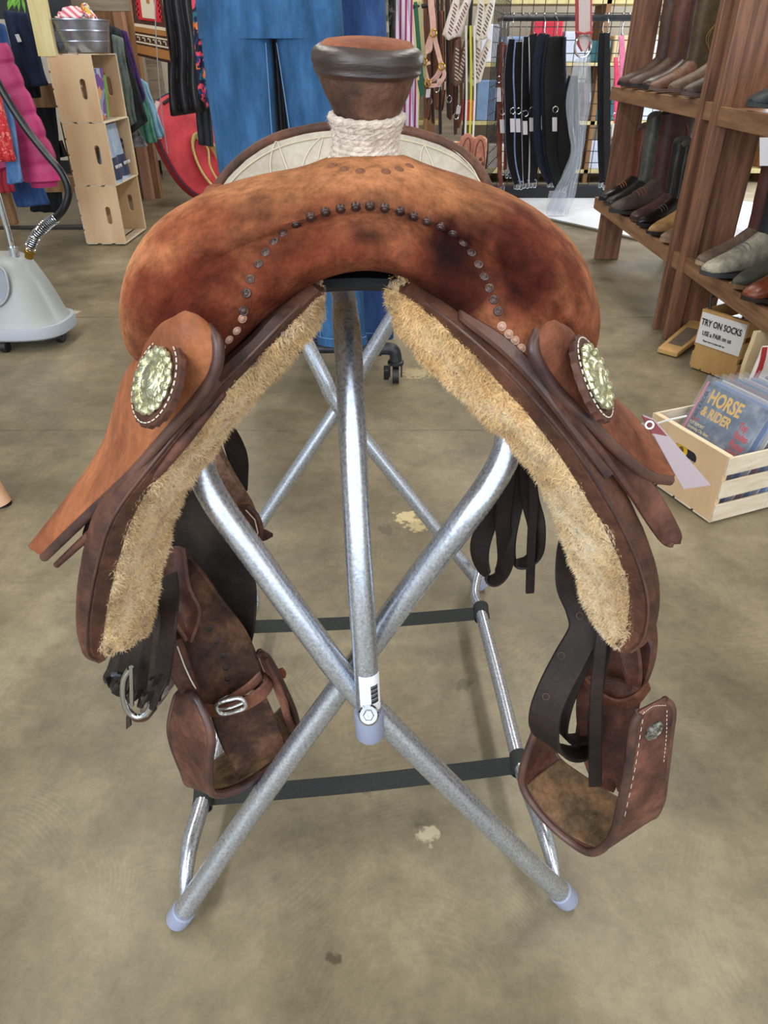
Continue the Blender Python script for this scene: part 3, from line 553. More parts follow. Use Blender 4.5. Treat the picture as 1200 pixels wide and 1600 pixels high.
# ---------------------------------------------------------------- skirts with sheepskin
def skirt(Lout, Fout, Fin, sgn):
    nu = 46
    Lo = cr(PL(Lout), nu); Fo = cr(PL(Fout), nu); Fi = cr(PL(Fin), nu)
    # leather: the front edge and the sheet that runs back from it
    rows = []
    for i in range(nu):
        t = i/(nu-1); row = []
        p = Lo[i]
        for j in range(16):
            y = j/15; cut = min(1, 1.0 if j == 0 else (.93-.30*min(1, y*3.2))); ti = t*cut; k = ti*(nu-1); a = int(min(k, nu-2)); q = lerp(Lo[a], Lo[a+1], k-a)
            row.append(V((q.x+(.02*y*(-sgn))*(1-t)+sgn*.012*sin(pi*min(1, y*1.4)), p.y+.64*y*(1-.05*t), q.z-.004+.01*y)))
        rows.append(row)
    lea = G().sheet(rows, .007).obj('skirt', M['brown'], sd)
    # the thick front border (several layers of leather)
    g = [[Lo[i]+V((0, -.004, 0)), lerp(Lo[i], Fo[i], .3)+V((0, -.012, 0)), lerp(Lo[i], Fo[i], .62)+V((0, -.013, 0)), lerp(Lo[i], Fo[i], 1.05)+V((0, -.004, 0))] for i in range(nu)]
    bd = G().sheet(g, .009).jit(.0008, 50).obj('skirt_edge', M['brown'], sd)
    st_ = [lerp(Lo[i], Fo[i], .55)+V((0, -.0185, 0)) for i in range(2, nu-1)]
    G().tube(st_, .0011, 6).obj('edge_groove', M['edge'], bd)
    # sheepskin pad: closed pillow between front edge and its ragged inner edge
    rings = []; NR = 30
    fine = 110; Fo2 = cr(PL(Fout), fine); Fi2 = cr(PL(Fin), fine)
    for i in range(fine):
        a, b_ = Fo2[i], Fi2[i]; c = (a+b_)/2; h = (b_-a)/2; t = i/(fine-1); e = min(1, (t+.02)*12, (1.02-t)*12)**.5
        back = V((0, .018*e, .008*e)); ring = []
        for k in range(NR):
            an = 2*pi*k/NR; v_ = sin(an); u = math.copysign(abs(cos(an))**.7, cos(an))
            p = c+h*u+(V((0, -.020*e, 0))*v_ if v_ > 0 else back*(-v_))
            ring.append(p)
        rings.append(ring)
    gg = G().loft(rings)
    bmx = []
    out = []
    for p in gg.v:
        n1 = noise.noise_vector(p*38)*.0030+noise.noise_vector(p*95)*.0026+noise.noise_vector(p*230)*.0016; out.append(p+n1)
    gg.v = out
    fc = (lambda p: (1, 1, 1)) if sgn > 0 else (lambda p: (.94, .93, .92))
    def fcol(p):
        t = noise.noise(p*30)+.5*noise.noise(p*80)+.25; t = max(0, min(1, t*1.3)); up = max(0, min(1, (p.z-.70)/.14))
        if sgn < 0: up *= .55
        base = (lerp(.96, 1.0, up), lerp(.94, .86, up), lerp(.92, .66, up)) if sgn > 0 else (.92, lerp(.86, .82, up), lerp(.80, .70, up)); return tuple(base[k]*lerp(.90, (1.0, .95, .86)[k], t) for k in range(3))
    pad = gg.obj('sheepskin_lining', M['fleece'], sd, col=fcol, angle=80)
    rnd = random.Random(5+sgn); pn = []; me = pad.data; off = wloc(pad); polys = me.polygons
    my = sum(p.co.y for p in me.vertices)/len(me.vertices); flip = -1 if sum(q_.normal.y*(q_.center.y-my) for q_ in polys) < 0 else 1
    for _ in range(42000):
        pl = polys[rnd.randrange(len(polys))]; c = V(pl.center)+off; v0 = V(me.vertices[pl.vertices[0]].co)+off; v1 = V(me.vertices[pl.vertices[2]].co)+off
        p = lerp(c, v0, rnd.random()) if rnd.random() < .5 else lerp(c, v1, rnd.random()); n = V(pl.normal)*flip
        if n.y > .5: continue
        cl = noise.noise_vector(p*60)*1.1; pn.append((p, (n+cl).normalized()))
    fuzz(pn, '', None, None, .0052, .00036, seed=3, droop=.2).obj('wool_pile', M['fleece'], pad, kind='stuff', col=fcol)
    # thin continuation of the lining under the skirt
    rows2 = [[q+V((-sgn*.010, 0, -.010)) for q in r_[1:-1]] for r_ in rows[2:-2]]
    G().sheet(rows2, .006).obj('rear_lining', M['fleece'], sd, col=fcol)
    return lea, bd, Lo, Fo
yk = lambda lst, ys: [(x, y, Y) for (x, y), Y in zip(lst, ys)]
LoL = [(486, 440, .53), (430, 494, .51), (385, 540, .50), (330, 592, .49), (240, 694, .485), (165, 785, .485), (140, 860, .485), (129, 945, .485), (136, 1002, .487), (162, 1019, .49)]
FoL = [(500, 448, .525), (448, 500, .505), (400, 550, .495), (348, 602, .485), (268, 700, .48), (208, 790, .48), (182, 865, .48), (163, 950, .482), (158, 998, .486), (172, 1010, .49)]
FiL = [(502, 455, .55), (494, 505, .555), (440, 570, .555), (396, 622, .555), (334, 702, .56), (286, 770, .565), (262, 850, .57), (244, 920, .56), (232, 975, .54), (212, 990, .515)]
LoR = [(645, 440, .53), (715, 486, .51), (770, 528, .50), (822, 572, .49), (908, 672, .485), (975, 780, .485), (1012, 870, .485), (1021, 930, .485), (1010, 980, .487), (978, 1004, .49)]
FoR = [(630, 446, .525), (690, 494, .505), (742, 542, .495), (792, 594, .485), (866, 684, .48), (928, 780, .48), (970, 862, .48), (988, 925, .482), (982, 975, .486), (966, 1000, .49)]
FiR = [(604, 452, .55), (632, 520, .555), (686, 580, .555), (736, 632, .555), (800, 690, .56), (846, 752, .565), (878, 835, .57), (900, 900, .56), (922, 955, .54), (952, 992, .515)]
skL, edL, LL, FL = skirt(LoL, FoL, FiL, -1)
skR, edR, LR, FR = skirt(LoR, FoR, FiR, +1)
# ---------------------------------------------------------------- jockeys (flaps under the swells) and conchos
def rimtube(pts, rad, m, name, parent, n=60): return G().tube(pts, rad, 10, n=n).obj(name, m, parent)
jA = PL([(320, 506, .468), (337, 534, .458), (324, 590, .458), (258, 672, .468), (196, 742, .476), (134, 800, .492), (66, 866, .515)])
jB = PL([(292, 498, .472), (256, 508, .474), (232, 538, .50), (192, 600, .57), (168, 690, .63), (118, 776, .60), (60, 862, .54)])
jl = G().strip(jA, jB, .0045, nu=44, nv=14, bulge=-.010).obj('left_jockey', M['orange_leather'], sd); jl['label'] = 'long tan leather flap flaring out at the left'; jl.name = 'jockey'
rimtube([p+V((.002, -.002, -.002)) for p in jA], [.0042]*7, M['edge'], 'jockey_edge', jl)
rimtube([p+V((.010, .0, -.012)) for p in jA[2:]], [.002, .0045, .0045, .0042, .003], M['red_brown'], 'edge_layer', jl)
kA = PL([(846, 512, .470), (838, 545, .460), (872, 602, .465), (925, 655, .468), (975, 705, .478), (1018, 738, .49), (1050, 745, .50)])
kB = PL([(858, 510, .472), (884, 514, .478), (908, 546, .51), (930, 600, .55), (975, 640, .575), (1018, 690, .56), (1055, 738, .53)])
jr = G().strip(kA, kB, .0045, nu=44, nv=14, bulge=.008).obj('jockey', M['rust'], sd, label='rust leather flap flaring out at the right')
rimtube([p+V((-.002, -.002, -.002)) for p in kA], [.0046]*7, M['edge'], 'jockey_edge', jr)
# long leather tongue below it with a rounded end
tA = PL([(840, 560, .47), (868, 620, .462), (925, 690, .462), (985, 770, .47), (1012, 812, .478), (1036, 846, .485), (1050, 852, .487)])
tB = PL([(862, 560, .49), (890, 615, .485), (945, 672, .485), (1008, 744, .488), (1036, 786, .49), (1060, 832, .49), (1060, 848, .489)])
G().strip(tA, tB, .006, nu=40, nv=6, bulge=-.003).obj('billet_tongue', M['red_brown'], sd)
tA = PL([(338, 590, .468), (300, 640, .466), (240, 705, .47), (190, 765, .478), (150, 810, .486), (138, 835, .49)])
tB = PL([(345, 600, .475), (306, 655, .473), (252, 718, .474), (200, 780, .482), (158, 830, .488), (142, 848, .49)])
G().strip(tA, tB, .006, nu=30, nv=4).obj('skirt_layer', M['edge'], sd)
tA = PL([(720, 488, .495), (790, 530, .478), (850, 590, .468), (905, 660, .465), (960, 735, .468)]); tB = PL([(722, 500, .49), (782, 545, .475), (838, 602, .466), (892, 672, .464), (945, 745, .468)])
G().strip(tA, tB, .006, nu=30, nv=4).obj('skirt_layer', M['edge'], sd)
bJ = bvh_of([jl, jr])
def concho(px, py, major, n, rad, sq=1.0):
    c, hn = hit(bJ, px, py); n = (V(n).normalized()*.78+hn*.22).normalized(); c = c+hn*.011
    n = V(n).normalized(); mj = (V(major)-n*V(major).dot(n)).normalized(); mn = n.cross(mj)
    R = lambda rr, a, h: c+mj*rr*cos(a)+mn*rr*sin(a)*sq+n*h
    ros = G(); K = 44
    ros.loft([[R(rad*1.36*(1+.025*cos(22*2*pi*k/K)), 2*pi*k/K, h) for k in range(K)] for h in (-.003, .0012)])
    cc = ros.obj('concho_rosette', M['red_brown'], sd)
    K = 72; g = G(); prof = [(1.0, 0.0015), (1.02, .003), (.98, .0046), (.80, .0044), (.72, .0030), (.58, .0048), (.3, .0072), (.12, .0078)]
    g.loft([[R(rad*a*(1+.035*cos(14*2*pi*k/K)*(a > .9)), 2*pi*k/K, h*1.1) for k in range(K)] for a, h in prof])
    for k in range(14): 
        p = R(rad*.90, 2*pi*(k+.5)/14, .0048); g.lathe([(.0036, -.001), (.003, .0014), (.0004, .0024)], 10, p, n, caps=False)
    for ph in range(3):
        g.tube([R(rad*(.1+.42*t), ph*2.1+3.2*t, .0085-.003*t) for t in [k/9 for k in range(10)]], [.0006+.0012*sin(pi*k/9) for k in range(10)], 6)
    g.obj('concho', M['silver'], cc)
    s = G(); 
    for k in range(34):
        a0 = 2*pi*k/34; s.tube([R(rad*1.25, a0, .0026), R(rad*1.25, a0+.11, .0026)], .0005, 5)
    s.obj('rosette_stitching', M['thread'], cc)
concho(264, 588, (.44, .49, .755), (-.66, -.382, .642), .0235)
concho(904, 592, (-.44, .49, .755), (.78, -.223, .575), .0235, .9)
# ---------------------------------------------------------------- hanging leather, left side
def lea(A, B, name, m, th=.004, nu=26, nv=6, bulge=0, parent=None, label=None, jit=0, **k):
    g = G().strip(PL(A), PL(B), th, nu=nu, nv=nv, bulge=bulge, **k)
    if jit: g.jit(jit, 40)
    return g.obj(name, m, parent or sd, label=label)
lea([(300, 735, .70), (262, 815, .685), (255, 880, .67), (290, 940, .66), (345, 985, .66), (386, 1012, .66)], [(318, 745, .705), (352, 800, .69), (384, 860, .68), (399, 915, .67), (398, 970, .665), (390, 1010, .66)], 'fender', M['black_leather'], bulge=-.012, label='black inner face of the left fender')
lea([(345, 660, .82), (352, 700, .81), (366, 740, .80), (380, 768, .80)], [(360, 660, .84), (378, 690, .83), (387, 720, .82), (386, 765, .80)], 'rear_jockey', M['latigo'])
lea([(300, 700, .80), (325, 760, .76), (352, 800, .75), (380, 835, .75)], [(338, 690, .81), (362, 740, .79), (392, 790, .78), (400, 830, .77)], 'rear_billet', M['hide'], th=.012, bulge=-.01)
bt = lea([(362, 795, .748), (372, 815, .745), (388, 838, .742), (398, 852, .742)], [(388, 790, .748), (402, 805, .745), (409, 825, .742), (406, 848, .742)], 'billet_end', M['brown'], th=.006, bulge=-.004)
G().tube(PL([(384, 797, .738), (398, 812, .735), (403, 832, .733), (398, 848, .735)]), .0008, 5).obj('stitching', M['thread'], bt)
lea([(400, 832, .76), (412, 828, .76), (425, 834, .76)], [(400, 842, .76), (412, 844, .76), (425, 838, .76)], 'keeper_tab', M['red_brown'])
# stirrup leather with holes, three visible layers
nl = lea([(262, 870, .640), (258, 930, .625), (268, 990, .615), (286, 1045, .608), (300, 1085, .604), (322, 1104, .602)], [(300, 872, .650), (345, 935, .640), (382, 985, .635), (402, 1030, .628), (410, 1056, .624), (405, 1076, .620)], 'stirrup_leather', M['darkbrown'], th=.006, bulge=-.012, nu=30, nv=10)
lea([(248, 866, .63), (240, 915, .62), (262, 955, .61), (290, 1000, .606)], [(288, 858, .635), (296, 915, .626), (312, 955, .62), (300, 1002, .61)], 'fender_fold', M['red_brown'], th=.006, bulge=-.010)
lea([(252, 1010, .592), (262, 1040, .59), (276, 1070, .588), (298, 1102, .588)], [(282, 1000, .598), (296, 1035, .598), (308, 1070, .597), (320, 1104, .597)], 'side_binding', M['red_brown'], th=.005)
G().tube(PL([(277, 1010, .593), (288, 1040, .591), (298, 1062, .590), (306, 1076, .589)]), .0008, 5).obj('stitching', M['thread'], sd)
bL = bvh_of([nl])
for px, py in [(259, 881), (327, 982), (339, 1002), (349, 1024), (353, 1043), (356, 1060), (363, 1079)]:
    p, n = hit(bL, px, py)
    if p is not None: G().lathe([(.0042, -.001), (.0042, .0006), (.003, .0008), (.0028, -.0006), (.0002, -.0006)], 12, p, n, caps=False).obj('punched_hole', M['black'], sd)
# hobble strap and its buckle
lea([(314, 1100, .595), (340, 1103, .590), (372, 1096, .590), (402, 1078, .596), (416, 1062, .605), (410, 1052, .62)], [(314, 1114, .595), (340, 1118, .590), (374, 1112, .590), (408, 1094, .596), (424, 1074, .605), (416, 1056, .62)], 'hobble_strap', M['hobble'], th=.005)
lea([(316, 1106, .612), (350, 1092, .604), (385, 1070, .604), (406, 1050, .612)], [(320, 1112, .612), (354, 1100, .604), (388, 1080, .604), (410, 1060, .612)], 'hobble_strap', M['red_brown'], th=.005)
def buckle(c, a, b_, ra, rb, thick, name, parent, m=None, prong=True):
    a = V(a).normalized(); n = V(a).cross(V(b_)).normalized(); b_ = n.cross(a)
    q_ = []
    for k in range(40):
        t = 2*pi*k/40; x = math.copysign(abs(cos(t))**.6, cos(t)); y = math.copysign(abs(sin(t))**.6, sin(t)); q_.append(c+a*ra*x+b_*rb*y)
    o = G().tube(q_, thick, 8, closed=True).obj(name, m or M['silver'], parent)
    if prong: G().tube([c-a*ra*1.02, c+n*thick*1.2, c+a*ra*.95], thick*.65, 8, n=8).obj('prong', m or M['silver'], o)
    return o
M['nickel'] = mat('worn_nickel', (170, 168, 166), (205, 204, 200), sc=120, rough=.35, metal=.9, bump=.5, bsc=300)
buckle(P(361, 1103, .582), (.93, .05, .30), (-.25, .1, .9), .0175, .0095, .0026, 'buckle', sd, M['nickel'])
tg = lea([(330, 1114, .592), (342, 1150, .585), (358, 1185, .582), (373, 1211, .585)], [(412, 1084, .606), (426, 1115, .606), (440, 1146, .606), (447, 1172, .608)], 'hobble_tongue', M['darkbrown'], th=.005, bulge=-.008, nu=20, nv=10)
# ---------------------------------------------------------------- stirrups
def stirrup(F_, B_, name, label, cp=None):
    A = PL(F_); B = PL(B_); o = G().strip(A, B, .0075, nu=64, nv=10).jit(.0008, 30).obj(name, M['red_brown'], sd, label=label, angle=60)
    # stiff outer rim along the near edge and a worn insole over the tread
    G().tube(A, .0052, 10, n=80).obj('stirrup_rim', M['edge'], o); G().tube(B, .0045, 10, n=80).obj('stirrup_rim', M['edge'], o)
    return o, A, B
sF = [(300, 1084, .575), (312, 1100, .565), (330, 1150, .548), (326, 1205, .545), (333, 1240, .545), (375, 1232, .568), (428, 1198, .603), (464, 1162, .628), (460, 1118, .63), (440, 1070, .63), (420, 1032, .628), (408, 1022, .625)]
sB = [(284, 1079, .60), (274, 1095, .595), (266, 1145, .585), (284, 1200, .59), (300, 1225, .60), (345, 1185, .64), (395, 1148, .675), (432, 1118, .685), (446, 1095, .67), (434, 1062, .66), (416, 1032, .655), (405, 1018, .65)]
s1, A1_, B1_ = stirrup(sF, sB, 'stirrup', 'dark brown leather covered left stirrup')
bs = bvh_of([s1])
G().strip([lerp(a, b_, .10)+V((0, 0, .006)) for a, b_ in list(zip(A1_, B1_))[4:8]], [lerp(a, b_, .92)+V((0, 0, .006)) for a, b_ in list(zip(A1_, B1_))[4:8]], .004, nu=20, nv=8, bulge=.002).obj('tread_pad', M['tread'], s1)
G().lathe([(.0095, -.004), (.0095, .003), (.004, .004)], 16, P(297, 1128, .575), (-.85, -.5, .1)).obj('side_concho', M['oldsilver'], s1)
G().lathe([(.0065, -.012), (.007, .008), (.004, .010)], 14, P(434, 1054, .645), (.9, .1, .3)).obj('stirrup_bolt', M['rust'], s1)
lea([(409, 1026, .62), (422, 1058, .618), (438, 1098, .615), (452, 1142, .618)], [(418, 1030, .60), (436, 1070, .61), (452, 1108, .615), (464, 1150, .62)], 'stirrup_cover', M['red_brown'], th=.006, parent=s1, jit=.002)
rF = [(856, 1100, .60), (836, 1145, .595), (817, 1200, .585), (819, 1234, .578), (850, 1278, .555), (890, 1314, .53), (926, 1332, .508), (956, 1308, .50), (972, 1250, .497), (983, 1190, .495), (990, 1135, .495), (1000, 1113, .497)]
rB = [(884, 1095, .64), (872, 1130, .64), (866, 1170, .635), (875, 1190, .62), (912, 1217, .60), (960, 1248, .575), (1012, 1276, .54), (1032, 1256, .525), (1039, 1210, .515), (1046, 1150, .512), (1050, 1108, .512), (1038, 1093, .512)]
s2, A2_, B2_ = stirrup(rF, rB, 'stirrup', 'dark brown leather covered right stirrup with a small dark concho')
G().strip([lerp(a, b_, .06)+V((0, 0, .006)) for a, b_ in list(zip(A2_, B2_))[3:7]], [lerp(a, b_, .97)+V((0, 0, .006)) for a, b_ in list(zip(A2_, B2_))[3:7]], .004, nu=20, nv=8, bulge=.002).obj('tread_pad', M['tread'], s2)
# outer face panel of the right stirrup, concho and two rows of stitching
bs = bvh_of([s2])
p, n = hit(bs, 1021, 1141)
g = G(); K = 40; mj = V((.4, .1, .9)); mj = (mj-n*mj.dot(n)).normalized(); mn = n.cross(mj)
g.loft([[p+mj*.0125*a*cos(2*pi*k/K)*(1+.06*cos(16*pi*k/K))+mn*.0095*a*sin(2*pi*k/K)*(1+.06*cos(16*pi*k/K))+n*h for k in range(K)] for a, h in ((1, 0), (1, .002), (.8, .0035), (.7, .0022), (.45, .0035), (.1, .005))])
g.obj('side_concho', M['oldsilver'], s2)
for line in ([(1006, 1112), (1000, 1150), (994, 1190), (986, 1230), (976, 1275)], [(1042, 1110), (1041, 1150), (1037, 1190)], [(1004, 1116), (1020, 1104), (1040, 1102)]):
    pp = cr([V((x, y, 0)) for x, y in line], 26); g = G()
    for a, b_ in zip(pp[::2], pp[1::2]):
        u, nu_ = hit(bs, a.x, a.y); v_, nv_ = hit(bs, b_.x, b_.y)
        if u is not None and v_ is not None: g.tube([u+nu_*.0002, v_+nv_*.0002], .00038, 5)
    if g.v: g.obj('stitching', M['thread'], s2)
# crossing leather between the stirrup sides, fender neck and hobble on the right
lea([(905, 1060, .575), (903, 1120, .565), (912, 1180, .555), (930, 1222, .55), (958, 1236, .548)], [(1002, 1075, .555), (994, 1120, .545), (986, 1170, .54), (976, 1215, .54), (968, 1236, .545)], 'fender_tail', M['red_brown'], th=.006, bulge=-.010)
lea([(905, 985, .60), (902, 1030, .595), (908, 1065, .59), (930, 1095, .585)], [(1000, 985, .585), (1018, 1010, .575), (1010, 1060, .57), (992, 1088, .575)], 'fender', M['red_brown'], th=.006, bulge=-.014)
lea([(962, 1000, .565), (972, 1040, .562), (982, 1070, .56), (985, 1088, .56)], [(990, 985, .562), (1000, 1030, .558), (1000, 1065, .557), (992, 1088, .558)], 'fender_fold', M['red_brown'], th=.006, bulge=-.004)
lea([(1000, 968, .60), (1004, 1005, .60), (1000, 1045, .595), (990, 1078, .59)], [(1016, 940, .62), (1025, 990, .62), (1021, 1035, .61), (1002, 1085, .595)], 'rear_jockey', M['brown'], th=.006, bulge=-.004)
lea([(908, 1052, .57), (935, 1080, .56), (965, 1094, .555), (992, 1086, .55), (1012, 1066, .55)], [(910, 1062, .57), (935, 1092, .56), (965, 1106, .555), (996, 1098, .55), (1015, 1076, .55)], 'hobble_strap', M['hobble'], th=.005)
# wide latigo strap with punched holes, loop and tail on the right
w1 = PL([(892, 830, .62), (886, 870, .60), (888, 915, .58), (905, 950, .565), (912, 985, .552), (890, 1030, .54), (868, 1072, .53), (852, 1115, .52), (852, 1150, .518), (872, 1172, .522), (898, 1176, .54), (920, 1166, .555)])
sw = [V((1, .25, .05)), V((1, .25, .05)), V((1, .2, .1)), V((1, .1, .35)), V((1, 0, .45)), V((1, -.1, .42)), V((1, -.2, .3)), V((1, -.3, .1)), V((.9, -.6, -.1)), V((.4, -.9, .3)), V((.0, -1, .5)), V((-.2, -1, .6))]
wl = G().band(w1, sw, lambda t: .019+.012*min(1, t*2.2), .0042, n=64, nv=5).obj('latigo_strap', M['latigo'], sd)
bw = bvh_of([wl])
for px, py in [(906, 962), (877, 1024), (853, 1088)]:
    p, n = hit(bw, px, py)
    if p is not None: G().lathe([(.0040, -.001), (.0040, .0006), (.003, .0008), (.0028, -.0003), (.0002, -.0003)], 12, p, n, caps=False).obj('punched_hole', M['brown'], wl)
G().band(PL([(944, 960, .55), (938, 1010, .535), (932, 1080, .525), (930, 1150, .52), (930, 1228, .518)]), [V((1, .1, 0)), V((1, -.2, 0)), V((1, -.1, 0))], lambda t: .010+.003*t, .003, n=40).obj('latigo_tail', M['latigo'], sd)
G().band(PL([(952, 975, .555), (946, 1020, .55), (936, 1070, .545), (926, 1120, .54), (925, 1170, .545)]), (.8, -.5, 0), .009, .003, n=40).obj('latigo_tail', M['latigo'], sd)
G().band(PL([(925, 985, .56), (905, 1040, .55), (880, 1100, .545), (876, 1140, .545), (890, 1155, .55), (920, 1150, .56)]), [V((1, -.3, .4)), V((1, -.3, .2)), V((.5, -1, .2)), V((0, -1, .5))], .020, .003, n=40).obj('latigo_strap', M['latigo'], sd)
lea([(905, 1065, .60), (905, 1110, .60), (900, 1150, .60)], [(930, 1068, .595), (930, 1110, .595), (935, 1150, .595)], 'buckle_strap', M['black_leather'])
buckle(P(919, 1082, .585), (.5, 0, .8), (.8, 0, -.4), .009, .006, .0014, 'buckle', sd, M['oldsilver'])
# off-side latigo loops hanging inside the right skirt
def loop(pts, wd, name='latigo_loop', side=(1, -.5, .1)):
    return G().band(PL(pts), side if isinstance(side, list) else V(side), wd, .0034, n=56).obj(name, M['latigo'], sd)
S3 = [V((1, .3, 0)), V((1, .1, 0)), V((.8, -.7, 0)), V((.3, -1, .1)), V((.8, -.7, 0)), V((1, .1, 0)), V((1, .3, 0))]
loop([(798, 690, .68), (776, 780, .675), (750, 852, .67), (757, 893, .665), (775, 903, .655), (789, 880, .65), (792, 830, .655), (808, 760, .66), (812, 690, .67)], .021, side=S3)
loop([(812, 690, .67), (803, 770, .66), (792, 850, .66), (801, 876, .655), (822, 879, .65), (838, 860, .65), (838, 820, .65), (827, 770, .655), (826, 690, .66)], .018, side=S3)
loop([(800, 690, .66), (790, 770, .65), (786, 820, .65), (792, 860, .652)], .016, side=(1, .2, 0))
loop([(832, 700, .65), (833, 790, .645), (830, 860, .642), (828, 926, .64)], .008, 'latigo_tail', side=(1, 0, 0))
# folded cinch latigos, ring and mohair cinch on the left
fx = [(196, 958, 178, 1062), (208, 955, 190, 1075), (222, 950, 205, 1085), (236, 940, 222, 1092), (250, 920, 240, 1095), (262, 900, 252, 1070)]
for k, (x0, y0, x1, y1) in enumerate(fx):
    Y0 = .60-.012*k; G().band(PL([(x0, y0, .60), (lerp(x0, x1, .4)+6, lerp(y0, y1, .4), Y0), (x1+2, y1-18, Y0), (x1-4, y1-4, Y0-.006), (x1+6, y1, Y0-.012)]), [V((.75, -.65, .1)), V((.85, -.5, 0)), V((.6, -.8, 0))], .020, .0034, n=30).obj('folded_latigo', M['latigo' if k % 2 else 'black_leather'], sd)
M['mohair_dark'] = mat('grey_mohair', (74, 60, 54), (120, 104, 96), sc=80, rough=.95, bump=1, bsc=200)
cn = lea([(238, 1030, .60), (232, 1065, .60), (226, 1095, .60), (222, 1110, .60)], [(262, 1020, .61), (280, 1045, .61), (265, 1075, .61), (240, 1103, .60)], 'cinch', M['mohair_dark'], th=.010, bulge=-.006)
rg = [(203, 1045), (194, 1062), (193, 1090), (201, 1112), (216, 1120), (232, 1112), (240, 1092)]
G().tube(PL([(x, y, .55) for x, y in rg]), .0036, 10, n=40).obj('cinch_ring', M['chrome'], sd)
G().tube(PL([(205, 1042, .548), (206, 1070, .546), (206, 1102, .546)]), .0026, 8).obj('ring_tongue', M['chrome'], sd)
lea([(200, 1108, .552), (212, 1118, .55), (226, 1116, .552), (240, 1100, .556)], [(204, 1118, .552), (214, 1125, .55), (230, 1123, .552), (243, 1108, .556)], 'ring_wrap', M['brown'], th=.006)
lea([(198, 1118, .553), (203, 1116, .553)], [(198, 1138, .553), (205, 1132, .553)], 'latigo_tip', M['black_leather'], nu=6)
G().tube(PL([(175, 1054, .56), (182, 1053, .56), (200, 1056, .565)]), .0032, 8).obj('cinch_bar', M['dark_metal'], sd)
G().tube(PL([(238, 1046, .585), (250, 1042, .585)]), [.0042, .0036], 10).obj('cinch_stud', M['chrome'], sd)
# bent steel dee behind the left skirt edge
lea([(140, 812, .52), (132, 835, .52), (135, 855, .52)], [(158, 815, .54), (150, 838, .54), (148, 856, .54)], 'dee_keeper', M['black_leather'])
G().tube(PL([(143, 846, .535), (138, 862, .53), (136, 885, .53), (140, 905, .535)]), .004, 10, n=20).obj('rigging_dee', M['chrome'], sd)
# price tag on a plastic fastener, hung on the right flap
tgp = [(1004, 648, .505), (1022, 655, .50), (1110, 758, .455), (1068, 764, .445)]
M['tagcard'] = mat('lilac_card', (150, 138, 146), rough=.6); M['tagred'] = mat('maroon_card', (110, 40, 48), rough=.6)
o4 = PL(tgp); nn = (o4[1]-o4[0]).cross(o4[3]-o4[0]).normalized()
quad = G().sheet([[lerp(lerp(o4[0], o4[1], j/3), lerp(o4[3], o4[2], j/3), i/8) for j in range(4)] for i in range(9)], .0008)
tagrt = thing('price_tag', 'long pale card price tag hung by a fastener on the right saddle flap', 'tag', o4[0])
quad.obj('card', M['tagcard'], tagrt)
G().sheet([[lerp(lerp(o4[0], o4[1], j/2), lerp(o4[3], o4[2], j/2), t)+V((-.0008, -.0014, -.0006)) for j in range(3)] for t in (0, .12, .24)], .001).obj('header', M['tagred'], tagrt)
G().lathe([(.0022, -.0006), (.0035, 0), (.0022, .0006)], 14, P(1015, 664, .492), (-.3, -.9, .3), caps=False).obj('eyelet', M['white_plastic'], tagrt)
G().tube(PL([(1003, 662, .51), (1010, 665, .498), (1025, 662, .50), (1045, 656, .51), (1072, 650, .52)]), .0009, 6, n=24).obj('fastener', mat('clear_fastener', (196, 196, 192), rough=.35), tagrt)
